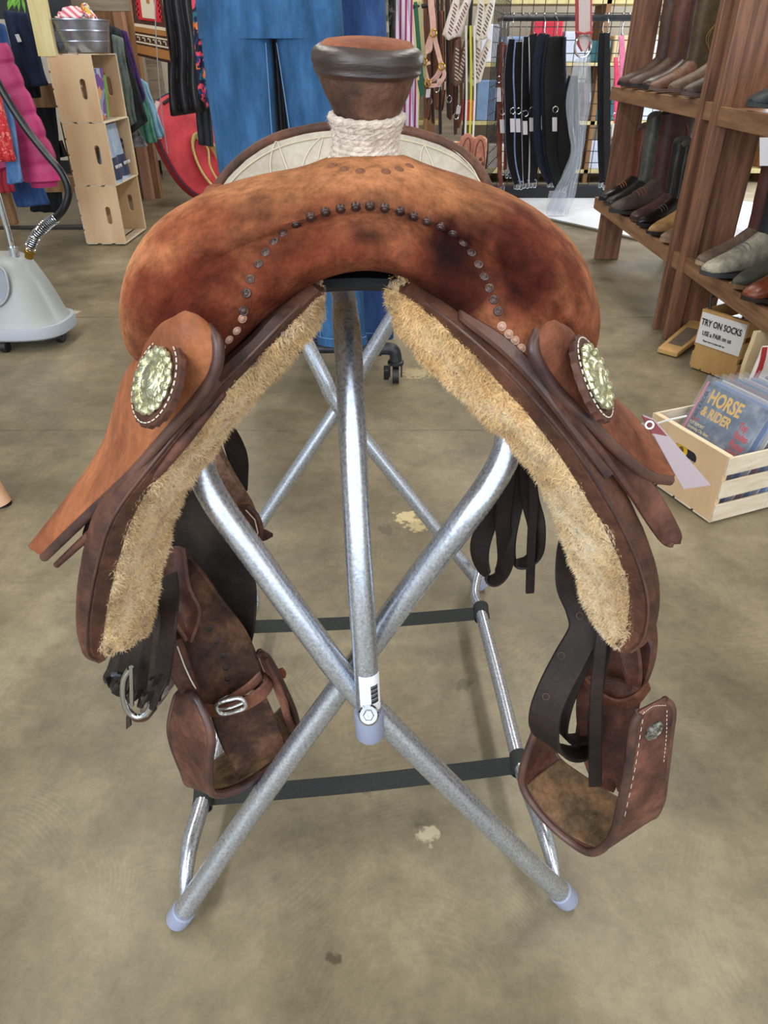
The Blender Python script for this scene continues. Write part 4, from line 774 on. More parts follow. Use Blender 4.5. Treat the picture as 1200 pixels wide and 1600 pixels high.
# ================================================================ CRATES
def crate_mesh(L, W, H, root, X, Y, Z, o, em='crate', sm='pine', em2='crate_edge'):
    """local x = length (between the two end panels), y = width, z = towards the open side; X,Y,Z world axes, o corner"""
    X, Y, Z, o = V(X), V(Y), V(Z), V(o); T = lambda x, y, z: o+X*x+Y*y+Z*z
    for x0, x1 in ((0, .014), (L-.014, L)):
        g = G(); hx, hz, hw, hh = W/2, H*.70, W*.155, .016
        n = 24; inner = [(hx+(hw-hh)*(1 if cos(2*pi*k/n) > 0 else -1)*(abs(cos(2*pi*k/n)) > 1e-6)+hh*cos(2*pi*k/n), hz+hh*sin(2*pi*k/n)) for k in range(n)]
        outer = []
        for k in range(n):
            a = 2*pi*k/n; c, s = cos(a), sin(a); m_ = max(abs(c), abs(s)); c /= m_; s /= m_
            outer.append((hx+c*W/2, H/2+s*H/2))
        vs = [T(x, y, z) for x in (x0, x1) for y, z in outer+inner]; fs = []
        for k in range(n):
            l = (k+1) % n
            fs += [(k, l, n+l, n+k), (2*n+k, 3*n+k, 3*n+l, 2*n+l), (k, 2*n+k, 2*n+l, l), (n+k, n+l, 3*n+l, 3*n+k)]
        g.add(vs, fs).obj('end_panel', M[em], root, bevel=.0012, angle=30)
    ns = 3; sw_ = H/ns*.80
    for y in (-.006, W+.0):
        for k in range(ns):
            z0 = k*(H-sw_)/(ns-1); b = G(); b.add([T(x, yy, z) for x in (0, L) for yy in (y, y+.006) for z in (z0, z0+sw_)], [(0, 1, 3, 2), (4, 6, 7, 5), (0, 4, 5, 1), (2, 3, 7, 6), (0, 2, 6, 4), (1, 5, 7, 3)]); b.obj('slat', M[sm], root, bevel=.0012)
    for k in range(4):
        w_ = W/4*.9; y0 = k*(W-w_)/3; b = G(); b.add([T(x, yy, z) for x in (0, L) for yy in (y0, y0+w_) for z in (-.006, 0)], [(0, 1, 3, 2), (4, 6, 7, 5), (0, 4, 5, 1), (2, 3, 7, 6), (0, 2, 6, 4), (1, 5, 7, 3)]); b.obj('bottom_slat', M[sm], root, bevel=.001)
    # pale raw rims of the two end panels
    for x0, x1 in ((-.0005, .0145), (L-.0145, L+.0005)):
        G().add([T(x, yy, z) for x in (x0, x1) for yy in (0, W) for z in (H-.001, H+.0012)], [(0, 1, 3, 2), (4, 6, 7, 5), (0, 4, 5, 1), (2, 3, 7, 6), (0, 2, 6, 4), (1, 5, 7, 3)]).obj('raw_edge', M[em2], root)
CW, CHh, CL = .333, .245, .47
for k, lb in enumerate(('lowest empty pine crate on its side at the foot of the stack', 'middle pine crate of the stack holding the printed bags', 'top pine crate of the stack with books inside and a tub above')):
    z = .008+k*(CW+.009); r_ = thing('wooden_crate', lb, 'crate', (-1.78, 5.0, z), 'pine crates stacked on their sides')
    crate_mesh(CL, CW, CHh, r_, (0, 1, 0), (0, 0, 1), (1, 0, 0), (-1.905+.008*(k == 1), 4.765, z+.006))
# books in the top crate
zt = .008+2*(CW+.009)+.006
M['bookart'] = cells('book_cover_art', [(130, 90, 170), (60, 130, 200), (230, 130, 60), (190, 200, 220), (150, 170, 200), (240, 180, 120)], 14, rough=.4)
def book(x, y, z, w_, t_, h_, rot, m_, lb):
    r_ = thing('book', lb, 'book', (x, y, z), 'books in the top crate'); R = Matrix.Rotation(rot, 3, 'Z') @ Matrix.Rotation(.10, 3, 'Y'); T = lambda p: V((x, y, z))+R @ V(p)
    for s_ in (-1, 1): G().box(T((s_*t_/2, 0, h_/2)), (.003, w_, h_), R).obj('cover', m_, r_)
    G().box(T((0, -.002, h_/2)), (t_-.003, w_-.008, h_-.008), R).obj('pages', M['label'], r_)
book(-1.700, 4.875, zt+.008, .165, .012, .262, 0, M['bookart'], 'picture book with purple and orange cover art nearest in the top crate')
book(-1.722, 4.985, zt+.008, .16, .012, .225, 0, mat('book_green', (120, 190, 80), rough=.45), 'green book leaning in the top crate')
book(-1.750, 5.06, zt+.008, .15, .014, .235, 0, mat('book_red', (120, 44, 40), rough=.45), 'dark red book at the back of the top crate')
book(-1.745, 4.90, zt+.008, .16, .014, .25, 0, mat('book_blue', (160, 190, 220), rough=.45), 'pale blue book behind the picture book in the top crate')
# printed bags in the middle crate
zb = .008+CW+.009+.006
M['bag'] = mat('light_blue_bag', (150, 180, 214), (196, 212, 232), sc=9, rough=.3, bump=.6, bsc=25); M['navy'] = mat('navy_print', (40, 56, 92), rough=.4)
for k, (y, x, lb, tx) in enumerate([(4.885, -1.712, 'light blue printed bag at the front of the middle crate', 'HEMP FLOWER'), (5.085, -1.722, 'light blue printed bag behind in the middle crate', 'HEMP FLOWER')]):
    r_ = thing('printed_bag', lb, 'bag', (x, y, zb), 'printed bags in the middle crate')
    rings = []
    for i in range(11):
        t = i/10; hw = .098*(1-.06*t); dp = .045*(1-t*.85)+.004; rings.append([V((x+dp*sin(2*pi*q_/20)*1.2+.006*noise.noise(V((q_, i, k))), y+hw*cos(2*pi*q_/20), zb+.312*t)) for q_ in range(20)])
    G().loft(rings).obj('bag_body', M['bag'], r_)
    fx_ = lambda dy, z: x+1.2*(.049-.038*z/.312)*sqrt(max(.1, 1-(dy/.099)**2))+.004
    G().sheet([[V((fx_(-.075+.0188*j, .02+.03*i), y-.075+.0188*j, zb+.02+.03*i)) for j in range(9)] for i in range(5)], .002).obj('printed_panel', M['navy'], r_)
    text(tx, .024, (x+.060, y-.066, zb+.085), (0, 1, 0), (-.146, 0, 1), M['label'], r_, bold=.001, squash=.8)
# galvanised tub on top, with cloth and trinkets
M['galv'] = mat('galvanised_tub', (150, 158, 172), (186, 192, 204), sc=14, rough=.3, metal=.9)
tz = zt+CW+.012; tb = thing('galvanised_tub', 'oval galvanised tub on top of the pine crate stack', 'tub', (-1.78, 4.98, tz))
tp = [(.128, 0), (.130, .004), (.140, .05), (.143, .052), (.143, .056), (.141, .058), (.150, .10), (.153, .102), (.153, .108), (.151, .11), (.158, .15), (.163, .153), (.163, .160), (.157, .160), (.150, .12), (.126, .008)]
G().lathe(tp, 40, (-1.77, 4.99, tz), sx=1.05, sy=1.35).obj('tub_body', M['galv'], tb)
G().box((-1.895, 4.80, tz+.118), (.055, .012, .035), Matrix.Rotation(.35, 3, 'Z')).obj('handle_hole', M['black'], tb, bevel=.01)
M['plaid'] = stripes('pink_plaid', [(222, 90, 120), (244, 226, 230), (222, 120, 140), (246, 236, 236)], 12, 'DIAGONAL')
g = G(); gr = [[V((-1.87+.024*i, 4.92+.02*j, tz+.17+.05*noise.noise(V((i*.5, j*.5, 2)))+.045*sin(pi*i/8)*sin(pi*j/7))) for j in range(8)] for i in range(9)]
g.sheet(gr, .012).obj('plaid_cloth', M['plaid'], label='pink and white plaid cloth bundled in the galvanised tub', cat='cloth')
M['toy'] = cells('toy_paint', [(230, 190, 60), (60, 90, 150), (220, 120, 50), (220, 210, 190)], 40)
g = G(); g.lathe([(.012, 0), (.03, .01), (.034, .03), (.022, .05), (.024, .07), (.012, .085), (.001, .088)], 16, (-1.70, 4.95, tz+.15)); g.obj('toy_figure', M['toy'], label='small yellow and blue figure standing in the tub', cat='toy')
# magazine crate
mc = thing('wooden_crate', 'pine crate of sleeved magazines on the concrete at the right', 'crate', PZ(1105, 815, 0))
C0 = PZ(1108, 817, .006); C1 = PZ(1012, 749, .006); wd = (C1-C0); Wm = .276; wd.normalize(); ld = V((-wd.y, wd.x, 0)); ld = -ld if ld.x < 0 else ld
crate_mesh(.42, Wm, .19, mc, ld, wd, (0, 0, 1), C0+V((0, 0, .006)), 'crate', 'pine', 'crate_edge')
Tm = lambda x, y, z: C0+ld*x+wd*y+V((0, 0, z+.006))
M['sleeve'] = mat('clear_sleeve', (196, 208, 222), rough=.12, alpha=.10); M['sleeve'].blend_method = 'BLEND' if hasattr(M['sleeve'], 'blend_method') else None
M['cover'] = mat('magazine_cover', (70, 84, 108), (150, 158, 172), sc=22, rough=.35, c3=(104, 116, 138), detail=8, lo=.35, hi=.65)
M['gold'] = mat('gold_print', (232, 184, 76), rough=.4); M['redprint'] = mat('red_print', (196, 40, 44), rough=.4); M['pinkp'] = mat('pink_print', (226, 120, 140), rough=.4); M['blackp'] = M['ink']; M['cream_p'] = mat('cream_print', (236, 220, 170), rough=.4)
# frame of the leaning front cover: bottom left corner, right direction, up direction
upm = (V((0, 0, 1))*.93+ld*.36).normalized()
def mag(off, idx, lb):
    b0 = Tm(.03+off, .242-.004*idx, .012); xr = -wd; w_, h_ = .215, .285; n = xr.cross(upm).normalized()
    r_ = thing('magazine', lb, 'magazine', b0, 'sleeved magazines in the crate')
    g = G().sheet([[b0+xr*w_*i/2+upm*h_*j/2 for i in range(3)] for j in range(3)], .004); g.obj('cover', M['cover'] if idx == 0 else mat('magazine_paper', [(190, 170, 180), (120, 140, 190), (210, 205, 200), (150, 90, 100), (90, 120, 160)][idx % 5], rough=.4), r_)
    g = G().sheet([[b0-xr*.008+n*.004+xr*(w_+.016)*i/2+upm*((h_+.02)*j/2-.004) for i in range(3)] for j in range(3)], .0006); g.obj('plastic_sleeve', M['sleeve'], r_)
    return r_, b0, xr, n
m0, b0, xr, nn_ = mag(0, 0, 'front magazine with gold title and red print over a grey horse picture')
if nn_.dot(V((0, 0, CH))-b0) < 0: nn_ = -nn_
fo = nn_*.0026
def mt_(s, x, y, sz, m, ang=0, sq=.8, bold=.0): 
    xd = xr*cos(ang)+upm*sin(ang); yd = upm*cos(ang)-xr*sin(ang)
    text(s, sz, b0+xr*x+upm*y+fo, xd, yd, m, m0, squash=sq, bold=bold, ext=.0002)
mt_('HORSE', .030, .236, .052, M['gold'], sq=.70, bold=.0016); mt_('& RIDER', .030, .200, .036, M['gold'], sq=.78, bold=.0012); mt_('HORSE & RIDER', .022, .168, .015, M['blackp'], ang=pi/2, sq=.9, bold=.0004)
for k, s in enumerate(('Top', 'Rodeo', 'Photos', 'Of 92')): mt_(s, .158, .214-.025*k, .026, M['redprint'], sq=.62, bold=.0012)
for k, (s, m) in enumerate((('Special', 'redprint'), ('KEY REPORT', 'cream_p'), ('Grooming Clip Ideas', 'cream_p'), ('Step by Step', 'redprint'), ('Trail tips', 'redprint'), ('Handling At', 'cream_p'), ('Breedings', 'cream_p'))): mt_(s, .012, .180-.0125*k, .0115, M[m], sq=.8, bold=.0003)
G().sheet([[b0+xr*(.0+.006*i)+upm*(.285*j/2)+nn_*.0024 for i in range(2)] for j in range(3)], .0006).obj('pink_border', M['pinkp'], m0)
for k in range(1, 12): mag(.022*k, k, 'sleeved magazine filed behind the front one')
M['flower'] = mat('yellow_print', (232, 200, 50), rough=.5)
ib = Tm(.020, .09, .07)
r_ = thing('booklet', 'dark booklet with yellow flower seen through the crate handle hole', 'booklet', ib)
G().sheet([[Tm(.018, .07+.15*i/2, .06+.10*j/2) for i in range(3)] for j in range(3)], .002).obj('cover', mat('dark_cover', (44, 46, 60), rough=.5), r_)
G().lathe([(.022, 0), (.022, .001)], 20, Tm(.0155, .165, .128), -ld).obj('flower', M['flower'], r_)
G().lathe([(.009, 0), (.009, .001)], 16, Tm(.0145, .165, .128), -ld).obj('flower_centre', mat('brown_print', (120, 80, 30), rough=.5), r_)
# sock crate with its sign
D0 = PZ(1143, 597, .006); D1 = PZ(1078, 573, .006); wd2 = (D1-D0); W2 = wd2.length; wd2.normalize(); ld2 = V((-wd2.y, wd2.x, 0)); ld2 = -ld2 if ld2.x < 0 else ld2
sc_ = thing('wooden_crate', 'golden pine crate with a paper sign beside the boot shelves', 'crate', D0)
crate_mesh(.36, W2, .222, sc_, ld2, wd2, (0, 0, 1), D0+V((0, 0, .006)), 'oldpine', 'oldpine', 'oldpine')
Ts = lambda x, y, z: D0+ld2*x+wd2*y+V((0, 0, z+.006))
sg_ = thing('paper_sign', 'white paper sign about trying on socks taped to the crate', 'sign', Ts(-.003, .0, .1))
G().sheet([[Ts(-.003-.002*(j == 0), -.002+(W2+.002)*i/4, .095+.118*j/3) for i in range(5)] for j in range(4)], .0008).obj('paper', mat('white_paper', (224, 222, 222), rough=.7), sg_)
for s, y, z, sz, bd in (('TRY ON SOCKS', W2-.006, .168, .034, .0006), ('USE a PAIR on us', W2-.020, .131, .0245, .0003), ('Please return to basket after use', W2-.03, .108, .010, .0001)):
    text(s, sz, Ts(-.0055, y, z), -wd2, (0, 0, 1), M['ink'], sg_, squash=.70, bold=bd)
for k in range(3):
    c = Ts(.10+.09*k, .06+.03*(k % 2), .17); rg_ = [[c+V((.045*cos(a)*sin(b_), .04*sin(a)*sin(b_), .03*cos(b_))) for a in [2*pi*q_/14 for q_ in range(14)]] for b_ in [.2, .7, 1.3, 1.9, 2.5, 3.0]]
    G().loft(rg_).jit(.01, 20).obj('rolled_socks', mat('sock_knit', [(214, 214, 212), (70, 70, 80), (190, 186, 180)][k], rough=.95), label=['pale rolled socks nearest in the sock crate', 'dark rolled socks in the middle of the sock crate', 'grey rolled socks at the back of the sock crate'][k], cat='socks', group='rolled socks in the crate')
G().tube([Ts(.02, W2-.01, .222), Ts(.03, W2+.0, .262), Ts(.09, W2-.02, .27), Ts(.2, W2-.06, .26), Ts(.3, W2-.1, .22)], .006, 8, n=24).obj('bag_handle', M['black'], label='black curved handle standing up behind the sock crate sign', cat='handle')
# boot jack
J = PZ(1026, 552, 0); dj = (PZ(1100, 512, 0)-J).normalized(); sj = V((dj.y, -dj.x, 0))
bj = thing('boot_jack', 'wooden boot jack with grip pad tucked under the shelf end', 'boot jack', J)
g = G(); ou = [J+sj*.0, J+sj*.085, J+dj*.30+sj*.10, J+dj*.30-sj*.01]
g.add([p+V((0, 0, h)) for p, h in zip(ou, (.004, .004, .055, .055))]+[p+V((0, 0, h)) for p, h in zip(ou, (.024, .024, .073, .073))], [(3, 2, 1, 0), (4, 5, 6, 7), (0, 1, 5, 4), (1, 2, 6, 5), (2, 3, 7, 6), (3, 0, 4, 7)]).obj('jack_board', M['oldpine'], bj, bevel=.003)
G().box(J+dj*.27+sj*.045+V((0, 0, .026)), (.06, .03, .052), Matrix.Rotation(math.atan2(dj.y, dj.x), 3, 'Z')).obj('jack_foot', M['oldpine'], bj)
gp = G()
for k in range(14):
    t = .06+k*.012; a = J+dj*t+sj*.015+V((0, 0, .0245+.1633*t)); b_ = a+sj*.06; gp.bar(a, b_, .006, .004)
gp.obj('grip_pad', mat('grip_rubber', (92, 84, 80), rough=.9), bj)
# serape blankets leaning at the right edge
M['serape'] = stripes('serape_stripes', [(236, 232, 226), (30, 150, 190), (236, 232, 226), (190, 60, 60), (70, 50, 60), (30, 150, 190)], 1.9, 'X', dist=.6); M['kraft'] = mat('linen_cloth', (206, 182, 142), (220, 198, 160), sc=14, rough=.95, bump=.5, bsc=300)
def lean(pts4, m_, th, lb, nm, cat):
    a, b_, c, d_ = pts4; g = [[lerp(lerp(a, b_, i/6), lerp(d_, c, i/6), j/8)+V((.004*sin(j), 0, 0)) for i in range(7)] for j in range(9)]
    return G().sheet(g, th).obj(nm, m_, label=lb, cat=cat)
zf = lambda x, y: PZ(x, y, .02)
q0 = PZ(1142, 645, .01); 
lean([q0, q0+V((.30, .05, 0)), q0+V((.32, .09, .27)), q0+V((.02, .04, .27))], M['kraft'], .02, 'tan linen cloth folded behind the bright striped blanket', 'folded_cloth', 'cloth')
q1 = PZ(1150, 672, .01)
bl = lean([q1, q1+V((.28, .04, 0)), q1+V((.30, .07, .27)), q1+V((.02, .03, .27))], mat('blanket_white', (226, 222, 214), (236, 232, 226), sc=20, rough=.95, bump=.6, bsc=200), .016, 'white blanket with turquoise band and red edge at the right border', 'striped_blanket', 'blanket')
for nm, u0, u1, c in (('red_edge', .0, .06, (176, 52, 56)), ('turquoise_band', .42, .80, (24, 140, 176)), ('dark_band', .82, .90, (50, 44, 50)), ('thin_wave', .30, .34, (120, 190, 210))):
    a, b_, c_, d_ = q1, q1+V((.28, .04, 0)), q1+V((.30, .07, .27)), q1+V((.02, .03, .27)); f_ = V((0, -.0095, .003))
    G().sheet([[lerp(lerp(a, b_, lerp(u0, u1, i/3)), lerp(d_, c_, lerp(u0, u1, i/3)), j/8)+f_+V((.004*sin(j*2.2), 0, 0)) for i in range(4)] for j in range(9)], .002).obj(nm, mat(nm, c, rough=.95, bump=.5, bsc=200), bl)
# ================================================================ BOOT SHELVES
sh = thing('boot_shelf', 'stained timber boot shelving along the right side', 'shelf', (1.45, 3.2, 0))
def post_(x, y, wx, wy, h, nm='post'): G().box((x+wx/2, y+wy/2, h/2), (wx, wy, h)).obj(nm, M['stain'], sh, bevel=.003)
post_(1.27, 4.40, .135, .045, 1.75); post_(1.72, 4.42, .10, .045, 1.5)
post_(1.215, 3.12, .05, .04, 1.75); post_(1.215, 2.98, .055, .045, 1.75); post_(1.275, 3.03, .15, .045, 1.75, 'side_board'); post_(1.62, 3.03, .10, .045, 1.5, 'side_board')
post_(1.215, 1.60, .15, .045, 1.75); post_(1.62, 1.60, .10, .045, 1.5)
PLK = [(.885, 3.04, 4.46), (.335, 3.04, 4.46), (.875, 1.64, 3.00), (.345, 1.64, 3.00)]
for z, y0, y1 in PLK:
    for k in range(3): G().box((1.268+.075+.157*k-.02, (y0+y1)/2, z-.02), (.152, y1-y0, .038)).obj('shelf_plank', M['stain_h'], sh, bevel=.002)
    G().box((1.238, (y0+y1)/2, z-.026), (.022, y1-y0, .062)).obj('front_rail', M['stain_h'], sh, bevel=.002)
    for yy in (y0+.03, y1-.03): G().box((1.50, yy, z-.055), (.40, .03, .035)).obj('cleat', M['stain'], sh)
def leatherc(nm, c, rough=.55): return mat(nm, tuple(int(x*.78) for x in c), c, sc=20, rough=rough, bump=.35, bsc=80, mot=.35, msc=60)
def boot(o, yaw, s, foot, shaft, sole, h, lb, grp, rough=.55, toe='round', low=False, stitch=None):
    rt = thing('boot' if not low else 'work_boot', lb, 'boot', o, grp); Rz = Matrix.Rotation(yaw, 3, 'Z'); o = V(o); T = lambda x, y, z: o+Rz @ V((x*s, y*s, z*s))
    mf = leatherc('boot_vamp', foot, rough); ms = leatherc('boot_shaft', shaft, rough)
    g = G(); rings = []      # foot, x from heel (-.07) to toe (.215)
    for x, wd_, z0, z1 in ((-.078, .016, .045, .10), (-.07, .028, .034, .125), (-.045, .034, .030, .15), (-.01, .035, .028, .16), (.03, .036, .024, .135), (.07, .039, .018, .105), (.11, .043, .016, .083), (.15, .042, .016, .068), (.185, .036 if toe == 'round' else .026, .017, .056), (.208, .026 if toe == 'round' else .012, .020, .046), (.218, .010 if toe == 'round' else .004, .026, .038)):
        rings.append([T(x, wd_*cos(a)*(1 if sin(a) < 0 else .92), (z0+z1)/2+(z1-z0)/2*math.copysign(abs(sin(a))**.75, sin(a))) for a in [2*pi*k/16 for k in range(16)]])
    g.loft(rings).obj('vamp', mf, rt)
    g = G(); rings = []
    for k in range(11):
        t = k/10; z = lerp(.085, h, t); wx = lerp(.056, .080, t)*(1-.06*sin(pi*min(1, t*2.2))); wy = lerp(.036, .048, t); 
        rings.append([T(-.026+lerp(.012, -.004, t)+wx*cos(a)+.0025*noise.noise(V((k*.7, cos(a)*2, sin(a)*2))), wy*sin(a), z+(.030*(abs(sin(a))**2-.6)*max(0, t-.85)/.15 if not low else 0)) for a in [2*pi*q_/18 for q_ in range(18)]])
    for k in (9, 7):      # inside of the shaft, so that it is open on top
        t = k/10; rings.append([lerp(p, T(-.03, 0, lerp(.085, h, t)+.0), .10) for p in rings[k]])
    g.loft(rings).obj('shaft', ms, rt)
    g = G(); n = 22; out = []
    for k in range(n):
        a = 2*pi*k/n; x = .07+.152*cos(a); wd_ = .044*abs(sin(a))**.7*(1 if x > .05 else .85-.1*(x < 0)); out.append((x, math.copysign(wd_, sin(a)) if abs(sin(a)) > 1e-6 else 0))
    msole = mat('boot_sole', sole, rough=.7)
    g.loft([[T(x, y, z+max(0, x-.15)*.12) for x, y in out] for z in (.008, .021)]).obj('sole', msole, rt)
    hl = []
    for z, q_ in ((0, .86), (.012, .92), (.034, 1)): hl.append([T(-.04+.040*q_*math.copysign(abs(cos(a))**.6, cos(a)), .032*q_*math.copysign(abs(sin(a))**.7, sin(a)), z) for a in [2*pi*k/16 for k in range(16)]])
    G().loft(hl).obj('heel', msole, rt)
    if stitch:
        th_ = mat('boot_stitch', stitch, rough=.8)
        for sd_ in (-1, 1):
            for q_ in (0, 1):
                pp = []
                for k in range(15):
                    t = k/14; z = lerp(h*.42, h*.88, t); u = (.022+.012*q_)*sin(pi*t*2.0)*(1-.25*t)
                    pp.append(T(-.026+u, sd_*(lerp(.038, .049, (z-.085)/(h-.085))), z))
                G().tube(pp, .0016*s, 5).obj('stitching', th_, rt)
        for q_ in range(3):
            pp = [T(.085+.013*q_, .036*cos(a), .055+.046*abs(sin(a))-.006*q_) for a in [pi*.15+pi*.7*k/8 for k in range(9)]]
            G().tube(pp, .0013*s, 5).obj('stitching', th_, rt)
    if low:
        for q_ in range(4): G().tube([T(.035+.02*q_, -.02, .135-.016*q_), T(.04+.02*q_, 0, .142-.016*q_), T(.035+.02*q_, .02, .135-.016*q_)], .003*s, 6).obj('lace', mat('lace', (200, 200, 196) if q_ else (160, 160, 160), rough=.8), rt)
    return rt
W_ = radians(180)
B = [  # z, y, toe x, yaw deg, foot, shaft, sole, height, scale, label, extras
 (.887, 4.30, 1.20, 196, (86, 62, 50), (92, 64, 50), (36, 34, 36), .40, 1.08, 'tall plain brown pull on boot furthest along the top shelf', {}),
 (.887, 4.12, 1.20, 196, (96, 70, 58), (108, 66, 54), (38, 36, 38), .40, 1.08, 'second brown boot with reddish shaft on the top shelf', {}),
 (.887, 3.93, 1.21, 198, (74, 58, 52), (84, 54, 46), (34, 32, 34), .40, 1.05, 'dark brown boot with glossy toe cap midway on the top shelf', dict(rough=.35)),
 (.887, 3.76, 1.19, 200, (128, 88, 68), (88, 70, 44), (104, 84, 78), .40, 1.0, 'brown patchwork boot with stitched olive shaft on the top shelf', dict(stitch=(150, 120, 70))),
 (.887, 3.55, 1.20, 200, (108, 84, 60), (98, 82, 50), (96, 74, 70), .42, 1.12, 'tan olive work boot with pale sole nearest the double post on the top shelf', {}),
 (.887, 3.34, 1.19, 200, (84, 66, 58), (96, 74, 58), (88, 72, 68), .40, 1.0, 'brown boot half hidden by the double post on the top shelf', {}),
 (.337, 4.33, 1.20, 200, (34, 32, 34), (110, 52, 36), (26, 24, 26), .36, 1.05, 'black footed boot with russet shaft at the far end of the lower shelf', dict(rough=.35, stitch=(190, 120, 80))),
 (.337, 4.17, 1.19, 200, (46, 46, 46), (92, 92, 84), (60, 58, 56), .42, 1.05, 'black boot with grey green shaft on the lower shelf', dict(rough=.35)),
 (.337, 3.98, 1.16, 200, (82, 66, 58), (78, 42, 40), (48, 46, 48), .37, 1.28, 'large square brown boot with burgundy shaft on the lower shelf', dict(stitch=(140, 84, 78))),
 (.337, 3.80, 1.22, 200, (98, 70, 66), (44, 40, 42), (60, 40, 40), .36, 1.0, 'burgundy footed boot with black shaft on the lower shelf', dict(rough=.3)),
 (.337, 3.66, 1.21, 202, (26, 24, 26), (30, 30, 32), (22, 22, 24), .36, 1.0, 'glossy black stitched boot on the lower shelf', dict(rough=.18, stitch=(90, 90, 90), toe='snip')),
 (.337, 3.48, 1.20, 202, (200, 152, 100), (190, 140, 90), (30, 28, 28), .34, 1.02, 'golden tan boot with painted flowers on its toe on the lower shelf', dict(toe='snip')),
 (.337, 3.32, 1.21, 202, (158, 130, 104), (150, 120, 96), (150, 120, 96), .34, 1.0, 'beige suede boot just behind the double post on the lower shelf', dict(rough=.9)),
 (.877, 2.80, 1.22, 198, (48, 56, 60), (52, 58, 62), (56, 60, 64), .17, 1.05, 'dark blue grey laced work boot on the near top shelf', dict(low=True)),
 (.877, 2.62, 1.24, 198, (200, 66, 50), (150, 100, 66), (232, 220, 196), .13, .9, 'red and turquoise low boot with cream sole on the near top shelf', dict(low=True)),
 (.347, 2.86, 1.20, 196, (120, 98, 84), (92, 48, 42), (170, 150, 128), .36, 1.1, 'beige brown boot with pale sole behind the grey boot', {}),
 (.347, 2.72, 1.16, 198, (176, 168, 150), (30, 32, 40), (60, 62, 66), .40, 1.20, 'pale grey distressed boot with shiny black shaft on the near lower shelf', dict(stitch=(110, 112, 120))),
 (.347, 2.56, 1.20, 200, (78, 80, 66), (60, 62, 56), (120, 86, 60), .36, 1.05, 'olive grey pointed boot beside the pale grey boot', dict(toe='snip')),
 (.347, 2.42, 1.18, 202, (128, 66, 44), (110, 56, 40), (44, 30, 26), .36, 1.12, 'reddish brown polished boot with fancy stitching on the near lower shelf', dict(rough=.28, stitch=(214, 190, 160))),
 (.347, 2.24, 1.20, 202, (206, 160, 108), (190, 146, 100), (160, 130, 100), .36, 1.05, 'golden tan round toed boot nearest on the lower shelf', {}),
]
for z, y, tx, yaw, fc, sc1, so, h, s, lb, ex in B:
    tw = radians(yaw); toe = V((cos(tw), sin(tw), 0))*.218*s; o = V((tx-toe.x, y-toe.y*0, z)); 
    boot(o, tw, s, fc, sc1, so, h, lb, 'boots on the shelving', **ex)
# tags on the boots
for px, py, Y, w_, h_, lb in ((1096, 207, 3.5, 14, 26, 'blank kraft tag hung from a black boot shaft'), (1197, 237, 2.5, 20, 44, 'white swing tag on the shiny black boot shaft')):
    g = G().sheet(list(map(list, zip(PL([(px-w_/2, py-h_/2, Y), (px-w_/2, py+h_/2, Y)]), PL([(px+w_/2, py-h_/2, Y-.03), (px+w_/2, py+h_/2, Y-.03)])))), .001)
    g.obj('swing_tag', M['kraft'] if px < 1150 else M['label'], label=lb, cat='tag')
# ================================================================ JEANS RACK in the middle
rk = thing('pipe_rack', 'black iron pipe garment rack on casters holding the blue jeans', 'rack', (-.3, 3.0, 0))
zp = P(600, 545, 2.52).z; xr_ = P(610, 545, 2.52).x; xl_ = xr_-.70
pr_ = .0165
for y in (2.52, 4.0):
    G().tube([(xl_+.02, y, zp), (xr_-.02, y, zp)], pr_, 12).obj('base_pipe', M['pipe'], rk)
    for x, s_ in ((xl_, -1), (xr_, 1)):
        G().tube([(x-.035*s_, y, zp), (x-.01*s_, y, zp), (x+.012*s_, y, zp-.006), (x+.02*s_, y, zp-.03), (x+.02*s_, y, zp-.048)], .0225, 14, n=20).obj('elbow', M['pipe'], rk)
        G().tube([(x-.045*s_, y, zp), (x-.032*s_, y, zp)], .026, 14).obj('fitting', M['pipe'], rk)
        c = V((x+.02*s_, y, 0)); ca = G().lathe([(.03, 0), (.03, .010), (.022, .014)], 16, c+V((0, 0, .072))).obj('caster', M['dark_metal'], rk)
        G().tube([c+V((-.012, -.01, .032)), c+V((.012, -.01, .032))], .031, 20).obj('wheel', M['black'], ca)
        G().box(c+V((-.022, 0, .055)), (.005, .045, .055)).obj('fork', M['black'], ca); G().box(c+V((.022, 0, .055)), (.005, .045, .055)).obj('fork', M['black'], ca)
        G().box(c+V((-.035, -.02, .045)), (.02, .03, .05), Matrix.Rotation(.4, 3, 'X')).obj('brake_lever', M['black'], ca, bevel=.004)
for x in (xl_+.06, xr_-.06): G().tube([(x, 2.52, zp), (x, 4.0, zp)], pr_, 12).obj('base_pipe', M['pipe'], rk)
xm = xl_+.35
for y in (2.56, 4.0): G().tube([(xm, y, zp), (xm, y, 1.55)], pr_, 12).obj('upright', M['pipe'], rk)
G().tube([(xm, 2.50, 1.55), (xm, 4.0, 1.55)], pr_, 12).obj('hanging_rail', M['pipe'], rk)
G().tube([(xl_+.06, 2.56, zp), (xr_-.06, 2.56, zp)], pr_*.8, 12).obj('cross_pipe', M['pipe'], rk)
